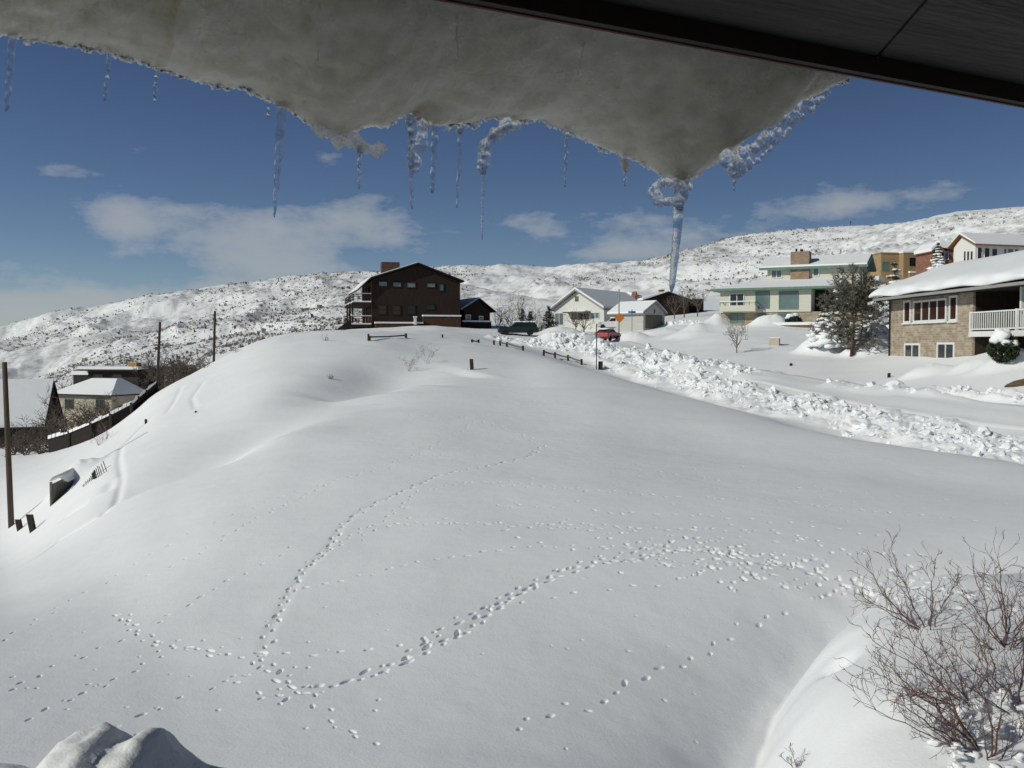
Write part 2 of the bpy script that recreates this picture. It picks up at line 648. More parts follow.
rc = [ring_curve(r) for r in RINGS]
Ys = np.stack([r[0] for r in rc])
Zs = np.stack([r[1] for r in rc])
crY, crZ = Ys[-1], Zs[-1]
Ys = np.vstack([np.full((1, NC), 1.0), np.full((1, NC), 6.0), Ys, crY[None] * 1.5, crY[None] * 2.2, np.full((1, NC), 6000.0)])
Zs = np.vstack([np.full((1, NC), -4.9), np.full((1, NC), -4.95), Zs, crZ[None] * .75 - 4, crZ[None] * .3 - 20, np.full((1, NC), -60.0)])
for k in range(1, len(Ys)):
    Ys[k] = np.maximum(Ys[k], Ys[k - 1] * 1.02)
Z = pchip_cols(Ys, Zs, ROWS)
_g = np.exp(-.5 * (np.arange(-45, 46) / 15.0) ** 2)
_g /= _g.sum()
_n0, _n1 = 40, NC - 40
for _i in range(NR):                      # ease the kinks between columns
    Z[_i, _n0:_n1] = np.convolve(np.pad(Z[_i, _n0:_n1], 45, 'edge'), _g, 'valid')
X = A[None, :] * ROWS[:, None]
YY = np.repeat(ROWS[:, None], NC, 1)


def pix_ground(px, py):
    """The point of the ground seen at a pixel of the frame."""
    r = ray(px, py)
    a, k = r.x / r.y, r.z / r.y
    c = min(max(int(np.searchsorted(A, a)), 0), NC - 1)
    hit = np.nonzero(Z[:, c] / ROWS >= k)[0]
    hit = hit[ROWS[hit] > 7]
    i = hit[0] if len(hit) else NR - 1
    return Vector((a * ROWS[i], ROWS[i], Z[i, c]))


def gz(x, y):
    a = x / y
    c = min(max(int(np.searchsorted(A, a)), 1), NC - 1)
    i = min(max(int(np.searchsorted(ROWS, y)), 1), NR - 1)
    u = (a - A[c - 1]) / (A[c] - A[c - 1])
    t = (y - ROWS[i - 1]) / (ROWS[i] - ROWS[i - 1])
    return float((Z[i - 1, c - 1] * (1 - u) + Z[i - 1, c] * u) * (1 - t) + (Z[i, c - 1] * (1 - u) + Z[i, c] * u) * t)


def on_ground(px, Y):
    x = (px - 512) / FPX * Y
    return Vector((x, Y, gz(x, Y)))


def window_of(x0, x1, y0, y1):
    """Row and column slice that covers a world rectangle."""
    i0, i1 = np.searchsorted(ROWS, y0), np.searchsorted(ROWS, y1) + 1
    amin = min(x0 / y0, x0 / y1)
    amax = max(x1 / y0, x1 / y1)
    return slice(max(i0 - 1, 0), min(i1 + 1, NR)), slice(max(int(np.searchsorted(A, amin)) - 1, 0), min(int(np.searchsorted(A, amax)) + 2, NC))


def line_dist(x, y, pts):
    """Distance to a polyline, signed (+ to its right), and the share of its length."""
    best = np.full(x.shape, 1e9)
    sg = np.zeros(x.shape)
    tt = np.zeros(x.shape)
    n = len(pts) - 1
    for i in range(n):
        (ax, ay), (bx, by) = pts[i], pts[i + 1]
        dx, dy = bx - ax, by - ay
        L2 = dx * dx + dy * dy
        t = np.clip(((x - ax) * dx + (y - ay) * dy) / L2, 0, 1)
        d = np.hypot(x - ax - t * dx, y - ay - t * dy)
        s = np.where((x - ax) * dy - (y - ay) * dx > 0, 1.0, -1.0)
        m = d < best
        best = np.where(m, d, best)
        sg = np.where(m, s, sg)
        tt = np.where(m, (i + t) / n, tt)
    return best, sg, tt


def xy(px, py):
    p = pix_ground(px, py)
    return (p.x, p.y)


def groove(pix, amp, width, mod=None):
    pts = [xy(*p) for p in pix]
    xs, ys = [p[0] for p in pts], [p[1] for p in pts]
    pad = width * 3
    r, c = window_of(min(xs) - pad, max(xs) + pad, max(min(ys) - pad, 2), max(ys) + pad)
    d, s, t = line_dist(X[r, c], YY[r, c], pts)
    w = np.exp(-(d / width) ** 2)
    fade = sstep(0, .12, t) * sstep(0, .12, 1 - t)
    Z[r, c] += amp * w * fade


def bump(px, py, h, sx, sy, Y=None):
    p = pix_ground(px, py) if Y is None else on_ground(px, Y)
    r, c = window_of(p.x - 3 * sx, p.x + 3 * sx, max(p.y - 3 * sy, 2), p.y + 3 * sy)
    x, y = X[r, c] - p.x, YY[r, c] - p.y
    n = .8 + .4 * fbm(X[r, c] / (sx * .6), YY[r, c] / (sx * .6), 3, 5)
    Z[r, c] += h * n * np.exp(-((x / sx) ** 2 + (y / sy) ** 2) ** 1.5)


# broad drifts and swales
groove([(150, 490), (180, 465), (245, 436), (310, 408), (365, 380), (410, 352)], -.9, 3.2)
groove([(250, 462), (330, 415), (430, 385)], .35, 2.2)
groove([(480, 372), (400, 385), (340, 402)], -.25, 3.0)
near = sstep(6, 9, YY) * (1 - sstep(70, 110, YY))
Z += near * (fbm(X / 7.0, YY / 7.0, 3, 3) - .5) * .22
Z += near * (fbm(X / 1.6, YY / 1.6, 3, 8) - .5) * .02
mid = sstep(60, 90, YY) * (1 - sstep(170, 230, YY))
Z += mid * (fbm(X / 5.0, YY / 5.0, 3, 21) - .5) * .35
# relief of the open hills: gullies that run down the slope, rocks and drifts
hillm = sstep(165, 300, YY)
fade_c = 1 - .55 * sstep(.75, 1.0, YY / np.maximum(crY[None, :], 1))
gul = fbm(X / 55.0 + .35 * YY / 55.0, YY / 150.0, 4, 31)
Z += hillm * fade_c * (1 - np.abs(2 * gul - 1) - .7) * 13.0
Z += hillm * fade_c * (fbm(X / 22.0, YY / 40.0, 4, 41) - .5) * 4.5
Z += hillm * (fbm(X / 6.0, YY / 12.0, 3, 47) - .5) * .9
Z += hillm * fade_c * chunks(X, YY * .6, 4.5, 55) * .45

# the wind scoop and the bright mound at the lower right
sc_pts = [(3.3, 6), (3.0, 11.0), (3.12, 12.3), (4.0, 14.3), (5.2, 15.9), (6.5, 17.0), (9.5, 18.2), (14, 19.0)]
r, c = window_of(-9, 16, 6, 27)
d, s, t = line_dist(X[r, c], YY[r, c], sc_pts)
sd = d * s + .12 * (fbm(X[r, c] / .9, YY[r, c] / .9, 3, 61) - .5)
D0 = 1.12 * sstep(1.0, .62, t) * sstep(0.0, .2, t)
prof = np.where(sd < 0, -np.exp(sd / 1.25), -1 + 1.9 * (1 - np.exp(-np.maximum(sd, 0) / .75)) - .35 * sstep(1.5, 6, sd))
soft = np.exp(-(sd / .22) ** 2) * .12
dz = D0 * (prof + soft)
for _k, _ax in ((17, 1), (31, 0)):
    _w = np.hanning(_k + 2)[1:-1]
    _w /= _w.sum()
    dz = np.apply_along_axis(lambda v_: np.convolve(np.pad(v_, _k // 2, 'edge'), _w, 'valid'), _ax, dz)
Z[r, c] += dz
bump(840, 660, -.16, .22, .3)
bump(822, 664, -.05, .5, .7)

# piles thrown up along the road and in the yards
for b in ((704, 322, .9, 2.4, 2.2, 99), (716, 318, .9, 1.5, 2, 101), (688, 322, .5, 2, 2, 97), (770, 324, 1.1, 1.9, 1.2, 97.5), (553, 336, 1.1, 2.2, 1.6, 100), (585, 340, 1.0, 2, 1.6, 99),
          (560, 330, .9, 2.5, 1.5, 112), (632, 337, .9, 1.6, 1.3, 101), (655, 335, .6, 2.4, 1.3, 104), (877, 350, 1.9, 1.3, 1.6, 72), (864, 352, 1.2, 1.3, 1.4, 71),
          (815, 353, 1.1, 1.3, 1.3, 74), (72, 484, .9, 1.3, 1.2, 52.5), (925, 391, .5, 1.2, .8, 55), (1010, 396, .6, 1.6, .9, 51), (975, 395, .35, 1.3, .9, 53)):
    bump(b[0], b[1], b[2], b[3], b[4], b[5])

BANDS = [([(590, 352), (650, 371), (720, 392), (790, 407), (860, 422), (950, 444), (1024, 460), (1100, 474)], 2.1, .42, .28),
         ([(560, 340), (600, 348), (640, 356), (690, 366), (745, 376)], 2.1, .42, .28),
         ([(500, 339), (535, 346), (575, 350), (600, 352)], 1.5, .45, .2),
         ([(835, 386), (925, 393), (1010, 399), (1090, 405)], .8, .3, .22),
         ([(600, 330), (640, 329), (690, 323), (722, 318)], 1.3, .4, .2)]
BAND_W = [([xy(*p) for p in b[0]], b[1]) for b in BANDS]
for (pts, w), b in zip(BAND_W, BANDS):
    xs, ys = [p[0] for p in pts], [p[1] for p in pts]
    r, c = window_of(min(xs) - 6, max(xs) + 6, min(ys) - 6, max(ys) + 6)
    x, y = X[r, c], YY[r, c]
    d, s, t = line_dist(x, y, pts)
    d = d + (fbm(x / 2.5, y / 2.5, 3, 71) - .5) * w * 1.1
    m = 1 - sstep(w * .45, w * 1.15, d)
    fine = 1 - .8 * sstep(45, 85, y)
    Z[r, c] += m * (b[3] * (.5 + fbm(x / 1.8, y / 1.8, 3, 73)) + b[2] * (.5 * chunks(x, y, 1.1, 81) + .30 * chunks(x, y, .5, 83) * fine + .12 * chunks(x, y, .25, 87) * fine) - .12)

# the ski and foot track that climbs the left slope
groove([(15, 570), (60, 540), (102, 515), (118, 497), (122, 480), (119, 460), (121, 447), (140, 428), (160, 410)], -.07, .17)
groove([(165, 415), (175, 400), (182, 385)], -.05, .2)
groove([(196, 410), (192, 398), (205, 380)], -.05, .2)
groove([(60, 520), (85, 505), (108, 490), (112, 478)], -.10, .3)

# ---- tracks of animals: pits with raised rims, pressed into the sheet
rng = random.Random(4)


def stamp(x, y, r, depth, ang=0.0, el_=1.5):
    r *= .45
    R = r * el_ * 2.6
    rr, cc = window_of(x - R, x + R, y - R, y + R)
    dx, dy = X[rr, cc] - x, YY[rr, cc] - y
    u = dx * math.cos(ang) + dy * math.sin(ang)
    v = -dx * math.sin(ang) + dy * math.cos(ang)
    q = (u / (r * el_)) ** 2 + (v / r) ** 2
    depth *= .85 * float(np.interp(y, [12, 20, 28, 40], [1, 1, .6, .45]))
    Z[rr, cc] += -depth * np.exp(-q ** 3.5) + depth * .03 * np.exp(-((np.sqrt(q) - 1.55) / .4) ** 2)


def trail(pix, step, r, depth, gang=.06, jit=.04, rows_=1, skip=.0):
    pts = [Vector(xy(*p)) for p in pix]
    acc = 0
    side = 1
    for a, b in zip(pts, pts[1:]):
        L = (b - a).length
        if L < 1e-6:
            continue
        dr = (b - a) / L
        nrm = Vector((-dr.y, dr.x))
        s_ = acc
        while s_ < L:
            side = -side
            if rng.random() >= skip:
                p = a + dr * s_ + nrm * (side * gang + rng.gauss(0, jit)) + dr * rng.gauss(0, jit)
                k = max(1.0, p.y / 24.0) ** .45
                stamp(p.x, p.y, r * k * rng.uniform(.75, 1.25), depth * k * rng.uniform(.6, 1.3), math.atan2(dr.y, dr.x) + rng.gauss(0, .22), rng.uniform(1.4, 3.2))
            s_ += step * rng.uniform(.8, 1.2) * max(1, p.y / 26.0) if rng.random() < 2 else step
        acc = s_ - L


TR = [
    ([(258, 668), (269, 632), (283, 605), (300, 576), (325, 551), (342, 526), (367, 507), (408, 489), (437, 476), (492, 465), (529, 457), (544, 445)], .30, .065, .085),
    ([(544, 445), (517, 432), (487, 422), (458, 417), (430, 416), (396, 415)], .34, .06, .06),
    ([(475, 422), (450, 438), (417, 455), (367, 470), (337, 480), (283, 505), (242, 526), (204, 551), (150, 575)], .36, .055, .055),
    ([(304, 690), (340, 684), (375, 672), (408, 659), (437, 645), (467, 630), (492, 609), (517, 595), (550, 578), (571, 572), (590, 564), (629, 560), (672, 551), (715, 550), (754, 562), (793, 566), (836, 580), (867, 590)], .20, .075, .10),
    ([(375, 675), (402, 655), (440, 632), (470, 613), (500, 600), (530, 583), (562, 570), (600, 560), (650, 548)], .30, .065, .08),
    ([(120, 615), (150, 643), (200, 650), (225, 655), (262, 655), (279, 680), (300, 690), (330, 680)], .26, .065, .08),
    ([(262, 655), (305, 654), (360, 650), (410, 645), (455, 627)], .42, .055, .07),
    ([(600, 530), (492, 524), (421, 524), (367, 526), (342, 542), (300, 570)], .26, .05, .05),
    ([(600, 547), (525, 547), (467, 555), (408, 563), (375, 574), (342, 580), (304, 588), (270, 600)], .32, .05, .05),
    ([(600, 492), (508, 482), (467, 482), (417, 492), (387, 517), (360, 540)], .34, .05, .05),
    ([(500, 486), (578, 490), (656, 496), (773, 500), (890, 513), (980, 520)], .38, .05, .05),
    ([(500, 529), (559, 523), (656, 529), (773, 531), (852, 554), (890, 552), (940, 560)], .30, .055, .06),
    ([(518, 728), (540, 715), (560, 706), (600, 710), (615, 695), (645, 679)], .34, .06, .08),
    ([(645, 679), (691, 662), (715, 646), (738, 632), (770, 617), (797, 612)], .42, .06, .08),
    ([(30, 720), (70, 700), (110, 685), (150, 660), (170, 645)], .35, .055, .06),
    ([(10, 690), (60, 665), (120, 640), (180, 610), (230, 580), (300, 545)], .5, .05, .05),
    ([(60, 745), (130, 720), (200, 690), (262, 668)], .4, .055, .06),
    ([(370, 745), (330, 715), (300, 690), (285, 705), (262, 690)], .33, .055, .07),
    ([(0, 640), (70, 600), (140, 560), (220, 520), (300, 490), (380, 470), (480, 450)], .6, .05, .045),
    ([(500, 505), (600, 512), (700, 516), (800, 524), (900, 540)], .5, .05, .045),
    ([(640, 470), (720, 480), (820, 490), (960, 500), (1020, 505)], .6, .05, .045),
    ([(400, 400), (470, 398), (560, 402), (650, 415)], .7, .05, .05),
    ([(500, 610), (540, 600), (590, 590), (660, 585), (700, 572)], .5, .055, .06),
]
for _i, tr in enumerate(TR):
    trail(*tr)
    if _i in (0, 3):                # where feet dragged, the prints run together in a shallow furrow
        groove(tr[0], -.012, .10)
for _ in range(260):
    q = rng.gauss(0, 1)
    px = 720 + q * 75
    py = 556 + (px - 720) * .12 + rng.gauss(0, 12)
    p = xy(px, py)
    stamp(p[0], p[1], rng.uniform(.04, .10), rng.uniform(-.03, .10), rng.uniform(0, 3), rng.uniform(1, 2))
for _ in range(90):
    p = xy(rng.gauss(905, 45), rng.gauss(592, 10))
    stamp(p[0], p[1], rng.uniform(.05, .10), rng.uniform(-.04, .10), rng.uniform(0, 3), rng.uniform(1, 2))
for _ in range(45):
    p = xy(rng.gauss(190, 110), rng.gauss(680, 38))
    stamp(p[0], p[1], rng.uniform(.035, .06), rng.uniform(.03, .06), rng.uniform(0, 3), rng.uniform(1, 1.8))
for _ in range(22):
    p = xy(rng.uniform(250, 700), rng.uniform(600, 760))
    stamp(p[0], p[1], rng.uniform(.03, .05), rng.uniform(.02, .05), rng.uniform(0, 3), rng.uniform(1, 1.8))
for _ in range(50):
    p = xy(rng.uniform(380, 900), rng.uniform(440, 540))
    stamp(p[0], p[1], rng.uniform(.05, .08), rng.uniform(.03, .06), rng.uniform(0, 3), rng.uniform(1, 1.8))

me = bpy.data.meshes.new('snow_ground')
co = np.empty((NR * NC, 3), np.float32)
co[:, 0], co[:, 1], co[:, 2] = X.ravel(), YY.ravel(), Z.ravel()
me.vertices.add(NR * NC)
me.vertices.foreach_set('co', co.ravel())
i = (np.arange(NR - 1)[:, None] * NC + np.arange(NC - 1)[None, :]).ravel().astype(np.int32)
quads = np.stack([i, i + 1, i + NC + 1, i + NC], 1)
me.loops.add(quads.size)
me.loops.foreach_set('vertex_index', quads.ravel())
me.polygons.add(len(quads))
me.polygons.foreach_set('loop_start', np.arange(0, quads.size, 4, dtype=np.int32))
me.polygons.foreach_set('use_smooth', np.ones(len(quads), bool))
me.update()
me.materials.append(SNOW_GROUND)
ground = bpy.data.objects.new('snow_ground', me)
COL.objects.link(ground)
tag(ground, 'deep smooth snow over the knoll, valley and hills, crossed by animal tracks', 'snow', kind='structure')
print('GROUND', NR, NC, NR * NC)

# ------------------------------------------------------------------ materials of things
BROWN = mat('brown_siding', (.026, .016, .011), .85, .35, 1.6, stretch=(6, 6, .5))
BROWN_TRIM = mat('dark_trim', (.018, .012, .009), .8, .3, 4)
CEDAR = mat('cedar_siding', (.20, .085, .035), .8, .4, 2.5, stretch=(6, 6, .5))
CEDAR_DARK = mat('dark_cedar_siding', (.07, .036, .022), .85, .35, 2.5, stretch=(6, 6, .5))
GLASS_BLUE = glass('window_glass_bluish', (.16, .20, .23))
GLASS_DARK = glass('window_glass_dark', (.018, .022, .025))
GLASS_RED = glass('window_glass_brown', (.05, .022, .017))
GLASS_TEAL = glass('window_glass_teal', (.12, .165, .165))
CREAM = mat('cream_siding', (.60, .585, .50), .8, .07, 2.5, stretch=(.4, .4, 5))
CREAM_WHITE = mat('pale_cream_siding', (.66, .66, .615), .8, .06, 2.5, stretch=(.4, .4, 5))
GREEN_TRIM = mat('green_trim', (.13, .22, .18), .7, .12, 3)
WHITE_PAINT = mat('white_paint', (.72, .72, .70), .6, .06, 3)
GREY_SIDING = mat('grey_siding', (.30, .29, .28), .85, .12, 2, stretch=(.4, .4, 5))
PALE_GREY = mat('pale_grey_siding', (.46, .45, .42), .85, .1, 2, stretch=(.4, .4, 5))
TAN_STUCCO = mat('tan_stucco', (.33, .23, .125), .95, .14, 1.4, bump=.3)
DARK_WOOD = mat('dark_weathered_wood', (.035, .028, .022), .9, .35, 3, stretch=(5, 5, .6))
GREY_WOOD = mat('grey_weathered_wood', (.13, .125, .105), .9, .3, 3, stretch=(5, 5, .6))
BUFF = mat('buff_stucco', (.40, .36, .29), .9, .18, 1.2)
YELLOW_BRICK = mat_brick('yellow_brick', (.50, .30, .06), (.42, .25, .05), (.35, .27, .15), 1, .5, .2)
TAN_BRICK = mat_brick('tan_brick', (.41, .345, .26), (.27, .205, .145), (.40, .36, .30), 1, .42, .15)
CHIMNEY_BRICK = mat_brick('chimney_brick', (.32, .22, .15), (.24, .16, .11), (.33, .28, .22), 1, .4, .14)
CHIMNEY_DARK = mat_brick('dark_chimney_brick', (.10, .055, .04), (.07, .04, .03), (.10, .07, .055), 1, .4, .14)
RED_BRICK = mat_brick('red_brick', (.27, .11, .07), (.20, .085, .055), (.26, .19, .15), 1, .4, .14)
DARK_SHINGLE = mat('dark_shingle', (.05, .045, .045), .9, .3, 4)
BLACK_METAL = mat('black_metal', (.02, .02, .022), .5, .2, 5)
STEEL = mat('grey_steel', (.35, .36, .37), .45, .15, 5, metal=.6)
RUBBER = mat('rubber', (.015, .015, .015), .9, .2, 6)
BARK = mat('pine_bark', (.11, .075, .055), .95, .35, 5, bump=.6)
TWIG = mat('twig_bark', (.10, .062, .050), .9, .35, 6)
TWIG_RED = mat('red_twig_bark', (.14, .078, .064), .85, .35, 8)
TWIG_DUN = mat('dun_twig_bark', (.135, .105, .085), .9, .35, 6)
TWIG_GREY = mat('grey_twig_bark', (.16, .13, .105), .9, .35, 6)
NEEDLE = mat('pine_needles', (.15, .145, .11), .85, .5, .9)
NEEDLE_BLUE = mat('spruce_needles', (.07, .085, .07), .85, .5, .9)
JUNIPER = mat('juniper_needles', (.085, .080, .055), .85, .45, 1.2)
SAGE = mat('sagebrush', (.31, .285, .265), .95, .45, .05)
POLE_WOOD = mat('pole_wood', (.055, .04, .03), .9, .3, 3, stretch=(6, 6, .4))
POLE_LIT = mat('lit_pole_wood', (.085, .06, .042), .9, .3, 3, stretch=(6, 6, .4))  # pole wood lightened, sunlight on the near pole put into the colour
SHRUB_EVERGREEN = mat('evergreen_shrub_leaves', (.04, .055, .028), .85, .5, 2)


class House:
    """A thing at P0 whose front wall stands along local x (y = 0) and faces local -y."""

    def __init__(self, name, label, px, py, Y, deg, cat='house', p0=None):
        self.p0 = Vector(p0) if p0 else at(px, py, Y)
        self.a = math.radians(deg)
        self.e = thing(name, label, cat, self.p0, self.a)
        self.R = Matrix.Rotation(-self.a, 3, 'Z')

    def loc(self, px, py, c=0.0, axis=1):
        """Local point where the line of sight through a pixel meets the plane local y = c (axis 1) or x = c (axis 0)."""
        o = self.R @ (-self.p0)
        d = self.R @ ray(px, py)
        t = (c - o[axis]) / d[axis]
        return o + d * t

    def part(self, name, mb, m, parent=None, smooth=False):
        return mb.build(name, m, parent or self.e, smooth)

    def win(self, x0, x1, z0, z1, c=0.0, fm=WHITE_PAINT, pm=GLASS_DARK, cols=1, rows=1, fw=.09, side=None, name='window', sill=False):
        """Frame bars proud of the wall and a pane set back between them."""
        m = MB()
        d0, d1 = -.07, .01
        m.box(x0 - fw, x0, d0, d1, z0 - fw, z1 + fw).box(x1, x1 + fw, d0, d1, z0 - fw, z1 + fw)
        m.box(x0, x1, d0, d1, z1, z1 + fw).box(x0, x1, d0, d1, z0 - fw, z0)
        for k in range(1, cols):
            x = x0 + (x1 - x0) * k / cols
            m.box(x - fw * .35, x + fw * .35, d0 + .01, d1, z0, z1)
        for k in range(1, rows):
            z = z0 + (z1 - z0) * k / rows
            m.box(x0, x1, d0 + .015, d1, z - fw * .3, z + fw * .3)
        if sill:
            m.box(x0 - fw * 1.6, x1 + fw * 1.6, d0 - .08, d1, z0 - fw * 1.7, z0 - fw - .002)
        f = self.part(name, m, fm)
        p = MB().box(x0, x1, -.02, .015, z0, z1).build('pane', pm, f)
        if side is None:
            f.location = (0, c, 0)
        else:                       # side = (rotation, x, y) of the wall the window is set into
            f.location = (side[1], side[2], 0)
            f.rotation_euler = (0, 0, side[0])
        return f

    def wpx(self, a, b, c_, d_, c=0.0, **kw):
        p, q = self.loc(a, d_, c), self.loc(c_, b, c)
        return self.win(p.x, q.x, p.z, q.z, c, **kw)


def slab_profile(pts, t):
    """Closed outline of a roof slab of thickness t above a polyline of (h, z)."""
    return list(pts) + [(h, z + t) for h, z in reversed(pts)]


def snow_roof(stations, profile, rng, amp=.05, end0=True, end1=True, axis='x'):
    """A snow blanket: cross-section `profile` (closed, lower edge first) drawn along stations with soft ends."""
    m = MB()
    n = len(profile)
    vs, fs = [], []
    cx = sum(p[0] for p in profile) / n
    cz = min(p[1] for p in profile)
    S = len(stations)
    for i, s in enumerate(stations):
        k = 1.0
        for j, (h, z) in enumerate(profile):
            w = amp * (math.sin(s * 1.3 + j * .7) * .5 + rng.uniform(-.5, .5))
            hh, zz = h, z + w * (.4 if j in (0, n - 1) else 1)
            vs.append((s, hh, zz) if axis == 'x' else (hh, s, zz))
    for i in range(S - 1):
        for j in range(n):
            a, b = i * n + j, i * n + (j + 1) % n
            fs.append((a, b, b + n, a + n))
    fs.append(tuple(range(n - 1, -1, -1)))
    fs.append(tuple(range((S - 1) * n, S * n)))
    return m.add(vs, fs)


rnd = random.Random(11)

# ------------------------------------------------------------------ our own roof: soffit, fascia, the snow that has crept over its edge
H_EAVE = .90
E0 = at(450, 0, 1.0)
E0 = E0 * (H_EAVE / E0.z)
E1 = at(1024, 106, 1.0)
E1 = E1 * (H_EAVE / E1.z)
EDIR = (E1 - E0).normalized()
ENRM = Vector((-EDIR.y, EDIR.x, 0))               # outward
EANG = math.atan2(EDIR.y, EDIR.x)
eave = thing('house_eave', 'dark brown painted roof eave overhead with a ribbed soffit and snow creeping off its edge', 'roof', E0, EANG)
SOFFIT = mat('soffit_paint', (.060, .058, .050), .85, .38, 2.2, bump=.3, bscale=14, stretch=(.5, 3, 1))
FASCIA = mat('fascia_paint', (.030, .022, .020), .7, .2, 4)
FASCIA_RED = mat('fascia_face_paint', (.12, .035, .03), .7, .2, 4)
seam = at(890, 55, 1.0)
seam = seam * ((H_EAVE + .06) / seam.z)
sx0 = (Matrix.Rotation(-EANG, 3, 'Z') @ (seam - E0)).x
sm2 = at(940, 0, 1.0)
sm2 = Matrix.Rotation(-EANG, 3, 'Z') @ (sm2 * ((H_EAVE + .06) / sm2.z) - E0)
sl = (sm2.x - sx0) / (sm2.y - (Matrix.Rotation(-EANG, 3, 'Z') @ (seam - E0)).y)
m = MB()
PW = 2.44
for k in range(-4, 4):
    x0, x1 = sx0 + k * PW + .006, sx0 + (k + 1) * PW - .006
    y0, y1 = -.036, -3.2
    m.hexa([(x0 + sl * y1, y1, .06), (x1 + sl * y1, y1, .06), (x1 + sl * y0, y0, .06), (x0 + sl * y0, y0, .06),
            (x0 + sl * y1, y1, .075), (x1 + sl * y1, y1, .075), (x1 + sl * y0, y0, .075), (x0 + sl * y0, y0, .075)])
m.build('soffit', SOFFIT, eave)
m = MB().prism_x([(0.0, .085), (0.0, .24), (-3.3, 1.1), (-3.3, .085)], -10.5, 8.5)
m.build('roof', DARK_SHINGLE, eave)
m = MB().box(-10.5, 8.5, -.032, -.002, 0.0, .20)
fb = m.build('fascia', FASCIA, eave)
m = MB().box(-10.5, 8.5, .0, .012, -.004, .22)
m.build('drip_edge', FASCIA_RED, fb)

# the cornice: underside runs from the fascia out to a ragged lip
LIP = [(-160, 18), (-60, 22), (0, 33), (30, 38), (62, 44), (100, 50), (130, 58), (160, 69), (200, 80), (245, 88), (262, 97), (285, 107), (310, 123), (330, 133), (345, 137), (358, 128), (372, 124), (385, 127),
       (400, 116), (412, 112), (428, 122), (450, 124), (470, 124), (490, 117), (520, 121), (545, 119), (566, 131), (590, 141), (615, 152), (640, 161), (657, 172), (672, 180), (688, 180),
       (704, 170), (722, 157), (745, 138), (765, 122), (785, 108), (805, 96), (825, 86), (842, 80), (856, 74)]
Rinv = Matrix.Rotation(-EANG, 3, 'Z')


def lip_point(px, py, d):
    o = Rinv @ (-E0)
    r = Rinv @ ray(px, py)
    t = (d - o.y) / r.y
    return o + r * t


def lip_py(px):
    return float(np.interp(px, [p[0] for p in LIP], [p[1] for p in LIP]))


def lip_d(px):
    return float(np.interp(px, [-160, 0, 300, 600, 680, 760, 830, 856], [.62, .62, .66, .64, .56, .36, .14, .05]))


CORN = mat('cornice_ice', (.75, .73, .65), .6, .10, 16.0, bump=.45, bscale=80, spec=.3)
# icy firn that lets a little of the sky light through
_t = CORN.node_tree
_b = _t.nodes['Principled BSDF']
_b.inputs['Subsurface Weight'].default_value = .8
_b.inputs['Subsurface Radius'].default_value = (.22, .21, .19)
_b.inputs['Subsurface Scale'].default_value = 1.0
NS, NT = 760, 30
pxs = np.linspace(-160, 856, NS)
vs, fs = [], []
prof_n = None
for i, px in enumerate(pxs):
    j1, j2, j3 = (float(fbm(np.array([px / 23.0 + 5 * q]), np.array([q * 3.0]), 4, 90 + q)[0]) - .5 for q in range(3))
    py = lip_py(px)
    d = lip_d(px)
    endk = min(1.0, (856 - px) / 60.0) if px > 796 else 1.0
    L = lip_point(px, py, d)
    j4 = float(fbm(np.array([px / 5.5]), np.array([7.7]), 3, 97)[0]) - .5
    rag = j4 * .030 - .022 * max(0, j4 - .15) * 6 * .3
    L += Vector((j1 * .006, j2 * .02 * endk, j3 * .022 * endk))
    droop = -L.z
    th = .04 + .34 * endk                         # thickness of the slab above the lip
    ring_ = []
    for k in range(NT):                           # underside: fascia to lip
        t = k / (NT - 1)
        y = .014 + (L.y - .014) * t
        z = .10 * (1 - t) ** 2 - droop * (t ** 1.35) + .06 * math.sin(t * math.pi) * endk * (-1 if droop > .1 else -.4)
        nn = (float(fbm(np.array([px / 38.0]), np.array([t * 5.0]), 4, 101)[0]) - .5)
        n2 = (float(fbm(np.array([px / 9.0]), np.array([t * 16.0]), 3, 107)[0]) - .5)
        n3 = (float(fbm(np.array([px / 3.6 + 31]), np.array([t * 46.0]), 2, 113)[0]) - .5)
        w = min(1, math.sin(t * math.pi) * 1.6)
        ed = t ** 10
        ring_.append((L.x, y + j4 * .03 * ed * endk, z + (nn * .04 + n2 * .011 + n3 * .010) * w * endk + rag * ed * endk))
    ring_ += [(L.x, L.y + .030 * endk + j4 * .02, L.z + .045 * endk + rag * .5), (L.x, L.y + .05 * endk, L.z + .14 * endk), (L.x, L.y - .02, L.z + .24 * endk),
              (L.x, L.y * .7, max(L.z + .30 * endk, .20 + .10 * endk)), (L.x, L.y * .3, .24 + .26 * endk), (L.x, -.25, .33 + .32 * endk), (L.x, -1.6, .69 + .34 * endk), (L.x, -1.6, .62), (L.x, .014, .245)]
    prof_n = len(ring_)
    vs += ring_
for i in range(NS - 1):
    for k in range(prof_n):
        a, b = i * prof_n + k, i * prof_n + (k + 1) % prof_n
        fs.append((a, a + prof_n, b + prof_n, b))
fs.append(tuple(range(prof_n)))
fs.append(tuple(range(NS * prof_n - 1, (NS - 1) * prof_n - 1, -1)))
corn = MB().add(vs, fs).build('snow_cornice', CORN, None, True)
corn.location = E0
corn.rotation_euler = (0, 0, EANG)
rgf = random.Random(23)
rm_ = MB()
for _ in range(2000):
    px = rgf.uniform(-40, 850)
    k = min(1.0, (858 - px) / 70.0)
    p = lip_point(px, lip_py(px) + 1.5 - abs(rgf.gauss(0, 5.0)) * k, lip_d(px) + rgf.uniform(.0, .045))
    cl = float(fbm(np.array([px / 14.0]), np.array([3.3]), 3, 131)[0])
    p.z -= max(0, cl - .52) * .09 * rgf.random()
    rm_.blob(p, rgf.uniform(.0022, .0075), rgf, .5, 1, rgf.uniform(.7, 1.5), rgf.uniform(.6, 1.2), rgf.uniform(.6, 1.4))
